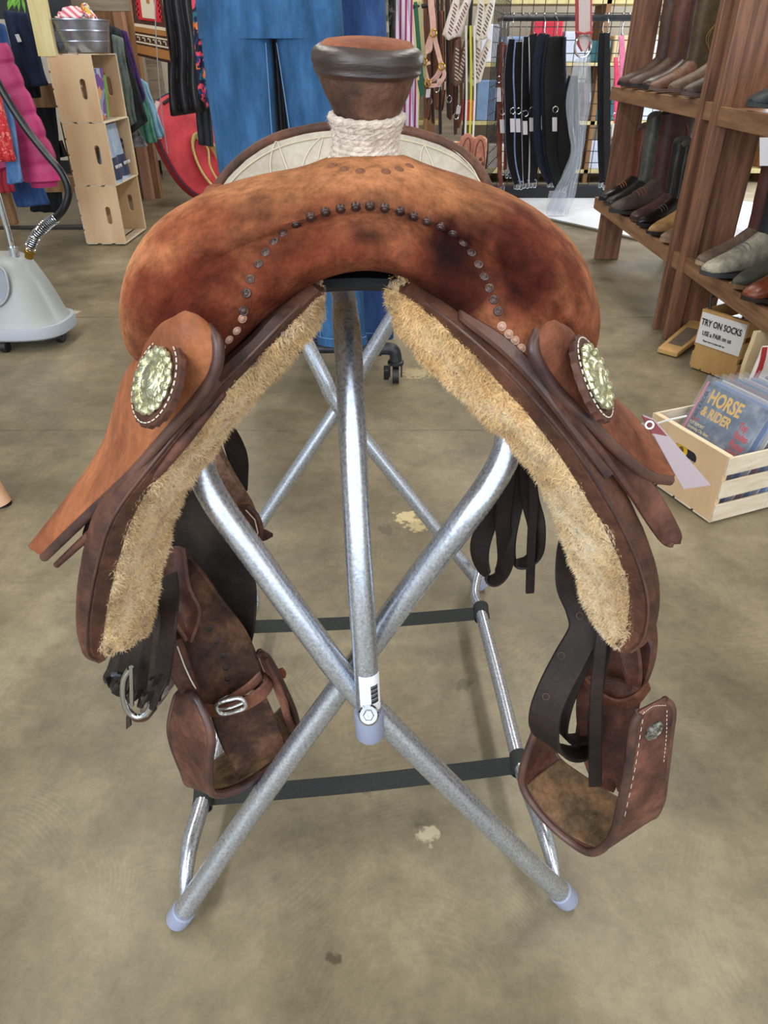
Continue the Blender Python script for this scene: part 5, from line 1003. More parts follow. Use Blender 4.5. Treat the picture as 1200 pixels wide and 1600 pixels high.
def jeans(name, lb, m, cx, y, ztop, zcr, zhem, wh, legs, th=.05, parent=None, seam=True, grp=None):
    """legs: list of (x at crotch left, right, x at hem left, right)"""
    rt = thing(name, lb, 'jeans', (cx, y, zhem), grp)
    def ring(x0, x1, z, d, n=20): return [V(((x0+x1)/2+(x1-x0)/2*math.copysign(abs(cos(2*pi*k/n))**.8, cos(2*pi*k/n)), y+d*math.copysign(abs(sin(2*pi*k/n))**.9, sin(2*pi*k/n))+.004*noise.noise(V((x0*9+k*.4, z*5, y))), z)) for k in range(n)]
    g = G(); hip = [ring(cx-wh/2*lerp(1, .92, t), cx+wh/2*lerp(1, .92, t), lerp(zcr-.02, ztop, t), th*lerp(1.1, .8, t), 28) for t in [k/6 for k in range(7)]]
    g.loft(hip).obj('hips', m, rt)
    for a0, a1, b0, b1 in legs:
        L = G().loft([ring(lerp(a0, b0, t), lerp(a1, b1, t), lerp(zcr+.05, zhem, t), th*(1-.25*t)) for t in [k/18 for k in range(19)]]).jit(.004, 7).obj('trouser_leg', m, rt)
        G().loft([ring(b0-.002+(b0-a0)*0, b1+.002, z, th*.78+.002) for z in (zhem-.001, zhem+.030)]).obj('hem', m, L)
        G().tube([p+V((0, -.0018, 0)) for p in ring(b0-.002, b1+.002, zhem+.030, th*.78+.002)[10:20]], .0011, 5).obj('hem_stitching', M['jstitch'], L)
        if seam:
            q_ = [V((lerp(a0+.012, b0+.012, t) if a0 > cx-.1 else lerp(a1-.012, b1-.012, t), y-th*(1-.25*t)*.62-.006, lerp(zcr-.03, zhem+.03, t))) for t in [k/16 for k in range(17)]]
            G().tube(q_, .0012, 5).obj('seam_stitching', M['jstitch'], L)
    return rt
M['jstitch'] = mat('denim_stitch', (112, 150, 190), rough=.9)
def denim(nm, a, b_): return mat(nm, a, b_, sc=7, rough=.95, bump=.5, bsc=500, detail=9, c3=tuple((x+y)//2 for x, y in zip(a, b_)), stretch=(3, 3, .8))
dA = denim('mid_blue_denim', (28, 68, 104), (54, 100, 146)); dB = denim('indigo_denim', (30, 56, 104), (54, 88, 140)); dC = denim('washed_denim', (56, 96, 148), (120, 156, 200)); dD = denim('dark_denim', (22, 30, 52), (36, 48, 78)); dE = denim('pale_denim', (130, 170, 210), (176, 206, 232)); dT = denim('teal_denim', (38, 84, 118), (62, 112, 148))
jeans('blue_jeans', 'large mid blue jeans facing front on the pipe rack', dA, -.325, 2.46, 1.44, 1.10, P(520, 536, 2.46).z, .42, [(-.53, -.325, -.505, -.335), (-.318, -.118, -.235, -.062)])
jeans('blue_jeans', 'indigo jeans hanging behind the large mid blue pair', dB, -.20, 2.66, 1.44, 1.08, P(585, 527, 2.66).z, .42, [(-.41, -.21, -.37, -.20), (-.20, .005, -.125, .035)])
jeans('blue_jeans', 'pale washed jeans behind, showing their side seam right of the horn', dC, -.24, 2.86, 1.50, 1.10, .30, .42, [(-.45, -.25, -.43, -.27), (-.24, -.035, -.22, -.06)])
jeans('blue_jeans', 'deep indigo jeans hidden furthest back on the pipe rack', dD, -.30, 3.05, 1.5, 1.10, .22, .40, [(-.50, -.31, -.48, -.33), (-.30, -.10, -.28, -.12)], seam=False)
for k, y in enumerate((2.46, 2.66, 2.86, 3.05)):
    cxk = (-.325, -.20, -.24, -.30)[k]; g = G(); g.tube([(cxk-.17, y, 1.475), (cxk+.17, y, 1.475)], .005, 8); g.tube([(cxk, y, 1.475), (xm+.0, y, 1.52), (xm-.012, y, 1.575), (xm+.01, y, 1.585), (xm+.024, y, 1.56)], .0025, 6, n=16)
    g.obj('trouser_hanger', M['chrome'], label=['wire trouser hanger of the mid blue jeans', 'wire trouser hanger of the indigo jeans', 'wire trouser hanger of the pale washed jeans', 'wire trouser hanger of the deep indigo jeans'][k], cat='hanger')
def cloth(name, lb, m, quad, Y0, cat='garment', th=.02, fold=.012, nf=3, grp=None, nu=20, nv=20, Y1=None, bulge=0, jit=.006):
    """quad: top-left, bottom-left, top-right, bottom-right pixels read at distance Y"""
    (ax_, ay), (bx, by), (cx, cy), (dx, dy) = quad; Y1 = Y1 or Y0
    A = [P(ax_, ay, Y0), P((ax_+bx)/2, (ay+by)/2, Y0), P(bx, by, Y0)]; B = [P(cx, cy, Y1), P((cx+dx)/2, (cy+dy)/2, Y1), P(dx, dy, Y1)]
    g = G().strip(A, B, th, nu=nu, nv=nv, fold=fold, nf=nf, bulge=bulge)
    if jit: g.jit(jit, 6)
    return g.obj(name, m, label=lb, cat=cat, group=grp, angle=70)
cloth('hanging_garment', 'grey green camouflage trousers right of the washed jeans', cells('camo_print', [(120, 118, 96), (70, 72, 60), (164, 158, 130), (96, 92, 74)], 24), [(578, -60), (585, 120), (600, -60), (606, 120)], 3.05)
cloth('hanging_garment', 'black patterned garment between camouflage and striped shirt', cells('snake_print', [(24, 24, 26), (30, 30, 32), (90, 84, 76), (20, 20, 22)], 30), [(594, -60), (598, 160), (614, -60), (618, 170)], 3.15)
M['pinkstripe'] = stripes('pink_white_stripes', [(226, 216, 236), (226, 216, 236), (168, 56, 104)], 15, 'X')
cloth('striped_shirt', 'pink and white vertically striped shirt right of the horn', M['pinkstripe'], [(606, -60), (618, 207), (640, -60), (651, 208)], 3.28, cat='shirt', fold=.01, nf=2)
# ================================================================ LEFT SIDE
tf = thing('timber_rack', 'timber clothes rack with dark posts and rails along the left', 'rack', (-2.6, 5.3, 0))
def beam(a, b_, wd, th, m, nm, up=(0, 0, 1)): G().bar(a, b_, wd, th, up).obj(nm, m, tf, bevel=.003)
M['creamwood'] = mat('cream_post', (206, 190, 130), (224, 212, 160), sc=8, rough=.7, stretch=(4, 4, .5)); 
M['greywood'] = mat('weathered_board', (118, 106, 92), (160, 146, 126), sc=8, rough=.8, stretch=(.4, 5, 5))
Yr = 5.35
beam(P(0, 368, Yr-.05), P(136, 365, Yr-.05), .10, .11, M['black'], 'base_beam'); beam(P(0, 248, Yr+.1), P(100, 232, Yr+.1), .05, .10, M['black'], 'rail')
beam(P(20, 150, Yr), P(90, 150, Yr), .04, .13, M['post'], 'rail'); beam(P(-20, 290, Yr), P(120, 287, Yr), .04, .10, M['post'], 'rail')
for px in (72,):
    a = P(px, 80, Yr+.12); G().box((a.x+.05, Yr+.16, 1.0), (.13, .06, 2.0)).obj('post', M['post'], tf, bevel=.003)
a = P(10, 330, Yr+.1); G().box((a.x, Yr+.1, .9), (.11, .06, 1.8)).obj('post', M['post'], tf, bevel=.003)
G().bar(P(50, -40, 4.78), P(76, 88, 4.78)+V((0, 0, -.0)), .10, .04, (0, 1, 0)).obj('cream_post', M['creamwood'], label='cream painted slanting post left of the galvanised tub', cat='post')
beam(P(-20, 8, Yr), P(110, 8, Yr), .05, .14, M['black'], 'top_beam')
beam(P(110, -2, Yr+.5), P(200, -2, Yr+.5), .05, .14, M['greywood'], 'rail')
# posts of the open stud wall behind
sw2 = thing('stud_frame', 'open frame of brown timber posts behind the crate stack', 'frame', (-2.0, 6.5, 0))
def stud_(px, Y, w_, d_=.09, m='post', z1=2.3):
    a = PZ(px, 303, 0); G().box((P(px, 300, Y).x, Y, z1/2), (w_, d_, z1)).obj('post', M[m], sw2, bevel=.003)
M['rosewood'] = mat('pinkish_post', (150, 108, 84), (178, 134, 108), sc=6, rough=.7, stretch=(4, 4, .4))
stud_(213, 6.55, .13); stud_(195, 6.75, .10); stud_(232, 6.45, .07, m='rosewood'); stud_(246, 6.55, .07, m='post'); stud_(180, 7.1, .16)
G().bar(P(170, 245, 6.4), P(212, 245, 6.4), .04, .16).obj('rail', M['post'], sw2)
for k, px in enumerate((255, 405)): 
    x = P(px, 200, 7.6).x; G().box((x, 7.6, 1.3), (.12, .08, 2.6)).obj('post', M['creamwood' if k else 'greywood'], sw2)
G().bar((P(240, 200, 7.55).x, 7.55, .42), (P(345, 200, 7.55).x, 7.55, .42), .05, .12).obj('rail', M['post'], sw2)
# clothes on the left rack
GL = 'clothes on the left rack'
beam(P(30, 136, 5.36), P(105, 134, 5.36), .05, .03, M['black'], 'hanging_rail')
cloth('hanging_garment', 'dark slate trousers hanging at the top left', dD, [(8, 18), (30, 136), (42, 22), (74, 132)], 5.0, nf=2, grp=GL)
cloth('hanging_garment', 'near black jeans behind the slate trousers', denim('black_denim', (16, 18, 24), (30, 34, 44)), [(26, 22), (46, 150), (48, 22), (62, 150)], 5.15, nf=2, grp=GL)
cloth('hanging_garment', 'blue jeans hanging at the far left edge', dB, [(-30, 30), (-10, 230), (6, 40), (44, 185)], 4.7, nf=2, grp=GL)
cloth('hanging_garment', 'black garment in the shade under the timber rail', denim('black_cloth', (14, 14, 18), (26, 28, 36)), [(40, 140), (50, 330), (84, 140), (98, 330)], 5.36, nf=3, grp=GL)
cloth('hanging_garment', 'faded blue jeans with stitched hem under the pink jacket', dB, [(-10, 210), (28, 322), (40, 200), (76, 318)], 4.3, nf=1, grp=GL)
def swing_tag(px, py, Y, lb): 
    g = G().sheet(list(map(list, zip(PL([(px-3, py-6, Y), (px+2, py+6, Y)]), PL([(px+3, py-7, Y), (px+8, py+5, Y)])))), .001); g.obj('swing_tag', M['label'], label=lb, cat='tag')
swing_tag(26, 60, 4.975, 'white swing tag on the slate trousers')
# pink quilted jacket: puffed sleeve in segments
M['pinkj'] = mat('magenta_nylon', (140, 24, 78), (176, 44, 104), sc=8, rough=.55, bump=.5, bsc=30)
pj = thing('quilted_jacket', 'magenta quilted jacket with its sleeve hanging beside the steamer hose', 'jacket', P(40, 290, 4.0))
sl = cr(PL([(-14, 70, 4.0), (0, 110, 4.0), (22, 160, 4.0), (40, 205, 4.0), (58, 250, 4.0), (70, 292, 4.0)]), 60); g = G(); ws = []
for k in range(60):
    t = k/59; ws.append((.085+.02*t)*(1-.11*abs(cos(pi*t*6))**8)*(1 if t < .96 else .7))
g.tube(sl, ws, 20); g.v = [V((p.x, 4.0+(p.y-4.0)*.55, p.z)) for p in g.v]; g.obj('sleeve', M['pinkj'], pj)
G().strip(PL([(-60, 70, 4.1), (-40, 180, 4.1), (-20, 270, 4.1)]), PL([(10, 90, 4.1), (30, 180, 4.1), (44, 250, 4.1)]), .05, nu=20, nv=12, fold=.01).obj('jacket_body', M['pinkj'], pj)
cloth('bandana_shirt', 'red patterned cotton shirt at the left edge in front of the pink jacket', cells('red_paisley', [(186, 36, 44), (196, 44, 50), (180, 30, 40), (214, 120, 110), (170, 30, 38)], 60), [(-30, 130), (-20, 252), (-4, 140), (23, 250)], 3.8, cat='shirt', fold=.01)
cloth('denim_cuff', 'grey blue denim cuff below the red shirt', dC, [(2, 150), (14, 285), (14, 150), (34, 282)], 3.85, fold=.006, nf=1)
cloth('red_garment', 'dark red garment hem behind the denim cuff', mat('dark_red', (130, 24, 44), (160, 40, 60), sc=10, rough=.9), [(-20, 220), (-10, 300), (10, 225), (22, 298)], 4.1)
# garments behind the crates
GB = 'garments hanging behind the crate stack'
for q_, c1, c2, Y, lb in (([(172, 40), (184, 225), (186, 46), (230, 188)], (30, 32, 38), (50, 54, 60), 5.75, 'black knit garment behind the top crate'),
        ([(176, 55), (196, 200), (190, 60), (212, 190)], (84, 98, 98), (120, 134, 130), 5.70, 'grey green garment with pale edge behind the tub'),
        ([(186, 48), (206, 200), (196, 50), (226, 150)], (54, 34, 84), (84, 54, 120), 5.85, 'deep purple garment behind the black knit'),
        ([(206, 120), (222, 222), (222, 130), (244, 222)], (74, 136, 120), (100, 164, 144), 5.95, 'teal green garment hem at the right of the pile'),
        ([(214, 120), (238, 218), (228, 130), (256, 212)], (118, 164, 196), (150, 190, 216), 6.05, 'light blue shirt hem at the right of the pile'),
        ([(180, 175), (190, 230), (205, 180), (230, 228)], (50, 52, 66), (170, 170, 176), 5.9, 'black and white printed hem below the black knit')):
    cloth('hanging_garment', lb, mat('garment_cloth', c1, c2, sc=18, rough=.9, bump=.4), q_, Y, grp=GB, nf=2)
# woven saddle blanket on a wire
M['weave'] = mat('brown_weave', (66, 40, 34), (84, 52, 42), sc=60, rough=.95, bump=.6, bsc=200)
wb_ = cloth('woven_blanket', 'brown woven blanket with red and cream border hung left of the black jacket', M['weave'], [(203, -30), (216, 86), (248, -30), (267, 98)], 5.6, cat='blanket', th=.012, fold=.004, jit=0)
def onb(u0, u1, v0, v1, m_, nm, dz=.010):
    a, b_, c, d_ = P(203, -30, 5.6), P(216, 86, 5.6), P(248, -30, 5.6), P(267, 98, 5.6); f = lambda u, v: lerp(lerp(a, b_, v), lerp(c, d_, v), u)+V((0, -dz, 0))
    G().sheet([[f(lerp(u0, u1, i/3), lerp(v0, v1, j/3)) for i in range(4)] for j in range(4)], .002).obj(nm, m_, wb_)
mr_, mcr, mta = mat('blanket_red', (196, 40, 50), rough=.95), mat('blanket_cream', (214, 200, 176), rough=.95), mat('blanket_tan', (164, 112, 60), rough=.95)
onb(.16, .90, -.1, .50, mr_, 'red_field'); onb(.30, .74, -.1, .47, mcr, 'cream_field', .014); onb(.50, .60, -.1, .28, mta, 'horse_leg', .017)
onb(.0, 1, .56, .60, mcr, 'border_stripe'); onb(0, 1, .60, .67, mta, 'border_stripe'); onb(0, 1, .70, .72, mcr, 'border_stripe'); onb(0, 1, .80, .82, mcr, 'border_stripe'); onb(0, 1, .85, .97, mta, 'border_stripe')
for k in range(6): onb(.04+k*.165, .13+k*.165, .735, .750, mcr, 'key_motif'); onb(.10+k*.165, .13+k*.165, .735, .785, mcr, 'key_motif')
for k in range(7): onb(.12, .2, .0+.07*k, .03+.07*k, mr_, 'zigzag_tooth'); onb(.86, .94, .0+.07*k, .03+.07*k, mr_, 'zigzag_tooth')
G().tube([P(241, -40, 5.45), P(244, 60, 5.45), P(252, 170, 5.5), P(262, 240, 5.55)], .004, 6, n=20).obj('grey_twine', mat('grey_cord', (150, 150, 156), rough=.5), label='thin grey cord hanging in front of the woven blanket', cat='string')
cloth('black_jacket', 'black satin jacket between woven blanket and floral dress', mat('black_satin', (20, 20, 24), (40, 40, 46), sc=6, rough=.4), [(254, -40), (268, 180), (302, -40), (322, 172)], 5.8, cat='jacket', nf=3, fold=.02)
cloth('black_trousers', 'dark slate trouser leg below the floral dress', mat('slate_cloth', (36, 40, 50), (54, 60, 74), sc=8, rough=.8), [(290, -40), (312, 225), (316, -40), (332, 228)], 6.0, cat='trousers', nf=2)
cloth('floral_dress', 'navy dress with orange and pink floral print left of the big jeans', cells('floral_print', [(24, 34, 70), (30, 60, 120), (230, 120, 50), (224, 80, 100), (24, 30, 60), (40, 110, 130), (20, 28, 56)], 26), [(298, -40), (312, 150), (322, -40), (334, 178)], 5.5, cat='dress', nf=2, fold=.02)
# red rope bag with lariats
rb = thing('rope_bag', 'round red rope bag leaning against the posts', 'bag', P(322, 308, 6.2))
c0 = P(298, 232, 6.25); mj = (P(338, 300, 6.22)-P(268, 165, 6.25)).normalized(); fn = V((.55, -.8, .25)); fn = (fn-mj*fn.dot(mj)).normalized(); mn = fn.cross(mj)
R_ = lambda a, k, h: c0+mj*.385*k*math.copysign(abs(cos(a))**.85, cos(a))+mn*.235*k*math.copysign(abs(sin(a))**.85, sin(a))+fn*h
M['redbag'] = mat('red_nylon', (186, 44, 56), (222, 72, 84), sc=5, rough=.6, bump=.4, bsc=60)
G().loft([[R_(2*pi*k/40, q_, h) for k in range(40)] for q_, h in ((.90, -.09), (.98, -.08), (1, -.05), (1, .05), (.98, .075), (.92, .085), (.5, .095), (.02, .1))]).obj('bag_body', M['redbag'], rb)
G().tube([R_(2*pi*k/40, 1.005, .055) for k in range(40)], .006, 6, closed=True).obj('zip_piping', M['navy'], rb)
G().tube([R_(a, .90, .085) for a in (2.2, 2.5, 2.8, 3.1, 3.4)], .012, 6, n=16).obj('open_zip', M['black'], rb)
G().tube([R_(a, .99, .08) for a in (3.5, 3.8, 4.1, 4.4)], .018, 8, n=16).obj('shoulder_strap', mat('webbing_white', (226, 190, 190), rough=.8), rb)
rl = thing('lariat', 'coil of pale yellow rope hung on the red bag', 'rope', R_(0, .5, .12))
lc = R_(.3, .42, .12)
for q_ in range(4): G().tube([lc+mj*(.20+.008*q_)*cos(a)+mn*(.085+.006*q_)*sin(a)+fn*(.012*q_-.01) for a in [2*pi*k/30 for k in range(30)]], .008, 7, closed=True).obj('coil', mat('rope', (186, 168, 96), (214, 200, 134), sc=60, rough=.8) if q_ == 0 else bpy.data.materials['rope'], rl)
G().tube([lc+mj*-.2, lc+mj*-.1+mn*.03+fn*.03, lc+mj*.02-mn*.02+fn*.03, lc+mj*.18], .008, 7, n=24).obj('rope_end', bpy.data.materials['rope'], rl)
# trailing foliage peeking in at the top left
M['leaf'] = mat('green_leaf', (70, 130, 40), (120, 180, 70), sc=20, rough=.5)
pl = thing('hanging_plant', 'green trailing plant leaves at the top left corner', 'plant', P(22, 0, 4.9)); 
for k in range(9):
    a = P(16+k*2.2, -6, 4.9); e = a+V((random.uniform(-.05, .05), -.03, -.05-random.uniform(0, .03))); G().strip([a, lerp(a, e, .5)+V((-.008, 0, 0)), e], [a+V((.004, 0, 0)), lerp(a, e, .5)+V((.008, 0, 0)), e+V((.001, 0, 0))], .001, nu=8, nv=3).obj('leaf', M['leaf'], pl)
# garment steamer
S0 = PZ(40, 520, 0); sm = thing('garment_steamer', 'pale grey garment steamer body on wheels at the left', 'steamer', S0)
M['steam'] = mat('pale_grey_plastic', (146, 150, 148), (162, 166, 164), sc=3, rough=.4, spec=.5); M['tank'] = mat('smoky_tank', (136, 142, 152), (160, 166, 176), sc=4, rough=.15, trans=.25)
cx_, cy_ = P(18, 500, 2.95).x, 2.98
def sring(z, w_, d_, ox=0, oy=0, n=36, e=.7): return [V((cx_+ox+w_*math.copysign(abs(cos(2*pi*k/n))**e, cos(2*pi*k/n)), cy_+oy+d_*math.copysign(abs(sin(2*pi*k/n))**e, sin(2*pi*k/n)), z)) for k in range(n)]
G().loft([sring(.045, .215, .15), sring(.05, .228, .16), sring(.085, .232, .163), sring(.11, .212, .15), sring(.125, .205, .145, .0), sring(.20, .182, .13, .0), sring(.27, .155, .112, .0), sring(.33, .122, .09, 0, .01), sring(.355, .09, .07, 0, .01), sring(.362, .05, .04, 0, .01)]).obj('housing', M['steam'], sm, angle=60)
G().loft([sring(.10, .235, .165, 0, 0), sring(.06, .238, .168), sring(.055, .236, .166)]).obj('base_skirt', mat('light_grey_plastic', (176, 182, 192), rough=.4), sm)
# recessed water tank on the front face
fz = lambda z: cy_-lerp(.150, .095, (z-.08)/.25)-.004
arc = [(x, z) for x, z in [(-.12, .335), (.0, .338), (.065, .33), (.078, .28), (.07, .235), (.04, .198), (-.01, .182), (-.12, .18)]]
G().plate([V((cx_+x, fz(z), z)) for x, z in arc], (0, -1, .25), .02).obj('water_tank', M['tank'], sm, bevel=.004)
G().tube([V((cx_+x, fz(z)-.012, z+.003)) for x, z in arc], .0045, 8, n=50).obj('tank_rim', M['steam'], sm)
for x, y in ((-.16, -.13), (.0, -.14), (.185, -.02), (-.18, .10), (.15, .12)):
    w__ = G().tube([(cx_+x-.012, cy_+y, .026), (cx_+x+.012, cy_+y, .026)], .026, 16).obj('caster_wheel', M['black'], sm)
    G().box((cx_+x, cy_+y, .042), (.03, .03, .03)).obj('caster_bracket', M['black'], w__)
G().tube([P(22, 402, 2.98), P(12, 360, 2.98), P(-8, 290, 2.98), P(-40, 170, 2.98)], .013, 12).obj('telescopic_pole', M['chrome'], sm)
G().tube([P(24, 404, 2.97), P(20, 386, 2.97)], .018, 12).obj('pole_clamp', M['zinc'], sm)
G().tube([P(-10, 275, 2.96), P(2, 330, 2.96), P(8, 352, 2.96)], .006, 8).obj('pole_clip', M['steam'], sm)
hose = PL([(-16, 105, 2.9), (8, 150, 2.9), (40, 200, 2.9), (70, 238, 2.9), (96, 270, 2.9), (107, 300, 2.9), (100, 325, 2.9), (86, 342, 2.92)])
G().tube(hose, .014, 12, n=60).obj('steam_hose', mat('black_rubber', (22, 22, 22), rough=.25), sm)
sp = cr(PL([(88, 340, 2.92), (72, 352, 2.92), (56, 368, 2.93), (47, 388, 2.94)]), 400); g = G(); hx = []
for k, p in enumerate(sp):
    t_ = (sp[min(k+1, 399)]-sp[max(k-1, 0)]).normalized(); u = t_.orthogonal().normalized(); v_ = t_.cross(u); a = k/399*2*pi*20; hx.append(p+(u*cos(a)+v_*sin(a))*.0185)
g.tube(hx, .0024, 5).obj('hose_spring', M['chrome'], sm)
G().tube(sp[::20], .013, 10).obj('hose_core', M['black'], sm)
G().lathe([(.017, 0), (.017, .02), (.021, .022), (.021, .036), (.015, .04)], 8, P(45, 402, 2.95), (P(47, 388, 2.94)-P(45, 402, 2.95))).obj('brass_nut', M['brass'], sm)
G().tube([PZ(-20, 522, .05), PZ(30, 528, .03), PZ(70, 532, .012), PZ(98, 522, .008), PZ(106, 510, .010), PZ(103, 500, .03)], .0055, 8, n=40).obj('power_cord', mat('grey_cord_rubber', (84, 84, 86), rough=.5), label='grey power cord looping on the floor beside the steamer', cat='cord')
# wooden chair leg at the left edge
lg = P(6, 775, 1.75); 
fp = PZ(4, 786, .004)
fleg = G().tube([fp+V((0, 0, 0)), fp+V((-.016, .0, .06)), fp+V((-.12, .02, .45))], [.0245, .026, .032], 20).obj('furniture_leg', mat('beech', (196, 152, 118), (214, 172, 138), sc=8, rough=.5), label='tapered beech furniture leg entering at the left edge', cat='leg')
G().lathe([(.0235, 0), (.0235, .004)], 18, (fp.x, fp.y, 0)).obj('glide', M['black'], fleg)
# ================================================================ TACK AT THE BACK
Yg = 6.55
gw = thing('wire_grid_rack', 'black wire grid wall panel with a hanging rail of girths', 'rack', (1.6, Yg, 0))
def grid(x0, x1, z0, z1, y, sx, sz, y2=None, nm='grid_wire'):
    g = G(); n = int(abs(x1-x0 if y2 is None else (y2-y))/sx)
    for k in range(n+1):
        t = k/n; p = V((lerp(x0, x1, t), lerp(y, y2 if y2 is not None else y, t), z0)); g.tube([p, p+V((0, 0, z1-z0))], .0032, 5)
    g.obj(nm, M['black'], gw, kind='stuff'); g = G()
    for k in range(int((z1-z0)/sz)+1): z = z0+k*sz; g.tube([V((x0, y, z)), V((x1, y2 if y2 is not None else y, z))], .0032, 5)
    g.obj(nm, M['black'], gw, kind='stuff')
gx0, gx1 = P(783, 200, Yg).x, P(1000, 200, Yg).x
grid(gx0, gx1+.25, .10, 1.7, Yg, .085, .085); grid(P(750, 200, 6.0).x, gx0, .25, 1.7, 5.6, .085, .085, y2=Yg)
G().box(((gx0+gx1)/2+.1, Yg-.02, .055), (gx1-gx0+.75, .10, .095)).obj('base_foot', M['black'], gw, bevel=.004)
rz = P(880, 28, 6.1).z; rx0, rx1 = P(786, 28, 6.1).x, P(1040, 28, 6.1).x
G().tube([(rx0, 6.1, rz), (rx1+.1, 6.1, rz)], .02, 12).obj('hanging_rail', M['pipe'], gw)
for x in (rx0+.03, rx1-.4): G().tube([(x, 6.1, rz), (x, Yg, rz)], .012, 8).obj('rail_bracket', M['pipe'], gw)
G().tube([(rx0, 6.2, rz+.22), (rx1+.1, 6.2, rz+.22)], .02, 12).obj('upper_rail', M['pipe'], gw)
G().tube([(rx0+.5, 6.2, rz+.22), (rx0+.5, Yg, rz+.22)], .012, 8).obj('rail_bracket', M['pipe'], gw)
# girths and straps on hooks: centre px, half width px, bottom px, colour
def strap_hang(px, pyt, pyb, wpx, m, lb, Y=6.1, nm='girth', curve=0, buck=True, tagc=True, grp='girths on the rail', edge=None, fl=False, foot=0):
    top = P(px, pyt, Y); bot = P(px+curve*0, pyb, Y); rt = thing(nm, lb, 'strap', (top.x, Y, top.z), grp)
    w_ = 1.35*abs(P(px+wpx/2, pyt, Y).x-P(px-wpx/2, pyt, Y).x); n = 8; pts = [lerp(top, bot, k/n)+V((P(px+curve, pyt, Y).x-top.x, 0, 0))*(sin(pi*k/n)+.35*sin(3*pi*k/n))+V((P(px+foot, pyt, Y).x-top.x, 0, 0))*(k/n)**5 for k in range(n+1)]; bot = pts[-1]
    th = .02 if fl else .010; G().band(pts, (1, .35, 0), (lambda t: w_*(.75+.35*sin(pi*t))), th, n=26, nv=4).jit(.004 if fl else 0, 40).obj('strap_body', m, rt)
    if edge:
        for s_ in (-1, 1): G().tube([p+V((s_*w_*.5*(.75+.35*sin(pi*k/n)), -.004, 0)) for k, p in enumerate(pts)], .006 if not fl else .012, 6, n=26).obj('edge_roll', edge, rt)
    g = G(); g.tube([V((top.x, 6.08, rz+.022)), V((top.x+.012, 6.10, rz+.03)), V((top.x+.004, 6.12, rz+.02)), V((top.x, Y, rz-.02)), V((top.x, Y, top.z+.02)), V((top.x+.012, Y, top.z+.005)), top], .0028, 6, n=20); g.obj('wire_hook', M['chrome'], rt)
    if buck:
        for dx in (-.014, .014): buckle(bot+V((dx, 0, -.008)), (0, 0, 1), (1, 0, 0), .030, .011, .0028, 'buckle', rt, M['chrome'])
    if tagc:
        a = P(px-wpx*.1+random.uniform(-2, 2), lerp(pyt, pyb, .55)+random.uniform(-4, 8), Y-.03); g = G(); g.sheet([[a+V((-.017+.006*j, 0, -.045*j)), a+V((.017+.006*j, 0, -.045*j))] for j in range(3)], .001); g.obj('swing_tag', M['label'], rt)
        G().tube([a+V((.02*cos(t), .006, .05+.02*sin(t))) for t in [2*pi*k/14 for k in range(14)]], .003, 5, closed=True).obj('dee_ring', M['chrome'], rt)
LB_ = mat('light_blue_girth', (96, 124, 170), (124, 150, 190), sc=20, rough=.6); NV = mat('navy_wool', (18, 20, 36), (38, 42, 66), sc=80, rough=.95, bump=1, bsc=150); BK = mat('black_girth', (7, 7, 9), (18, 18, 23), sc=20, rough=.65, spec=.25); TN = mat('chestnut_strap', (110, 56, 44), (140, 78, 62), sc=20, rough=.5); SL = mat('slate_strap', (60, 66, 88), (84, 90, 112), sc=20, rough=.6); WH = mat('white_trim', (214, 216, 222), rough=.6)
strap_hang(779, 70, 190, 5, SL, 'slate grey narrow strap leftmost on the girth rail', buck=False)
strap_hang(783, 66, 292, 6, TN, 'chestnut leather strap with long tags at the left of the rail', curve=-3)
strap_hang(789, 70, 265, 5, TN, 'second chestnut strap beside the light blue girth', tagc=False, curve=2)
strap_hang(795, 58, 270, 5, WH, 'thin white trimmed strap by the chestnut straps', tagc=False)
strap_hang(800, 62, 287, 10, BK, 'black girth with light blue piping curving at its foot', edge=LB_, curve=-5, Y=6.05, foot=9)
strap_hang(812, 66, 288, 13, BK, 'plain black girth with white tag', curve=-2)
strap_hang(822, 58, 286, 9, BK, 'black girth with white piping', edge=WH)
strap_hang(833, 54, 285, 12, BK, 'wide black girth right of the white piped one', curve=3)
strap_hang(850, 54, 284, 14, NV, 'navy fleece girth curving to the right at its foot', Y=6.0, curve=-8, fl=True, edge=NV, foot=12)
strap_hang(869, 58, 292, 26, BK, 'broad black girth with fluffy navy edges and steel buckle', Y=5.95, edge=NV, fl=True, curve=-4, foot=12)
strap_hang(941, 52, 285, 9, BK, 'left black fleece strap of the pair right of the plastic bag', tagc=False, curve=-2)
strap_hang(948, 52, 288, 9, BK, 'right black fleece strap of the pair right of the plastic bag', tagc=False, curve=0, Y=6.05)
PK = mat('hot_pink', (226, 50, 100), (240, 84, 130), sc=20, rough=.6); PK2 = mat('soft_pink', (230, 124, 164), (240, 150, 184), sc=20, rough=.7)
strap_hang(962, 90, 280, 6, PK, 'hot pink lead strap left of the shelf post', curve=2, buck=False); strap_hang(971, 56, 278, 8, PK2, 'soft pink girth behind the shelf post', tagc=False, Y=6.2, curve=2)
strap_hang(984, 100, 270, 10, BK, 'black strap with dangling tag seen through the shelf', Y=6.2); strap_hang(996, 60, 270, 8, mat('taupe_strap', (150, 136, 132), rough=.7), 'taupe strap seen through the boot shelf', Y=6.25, tagc=False)
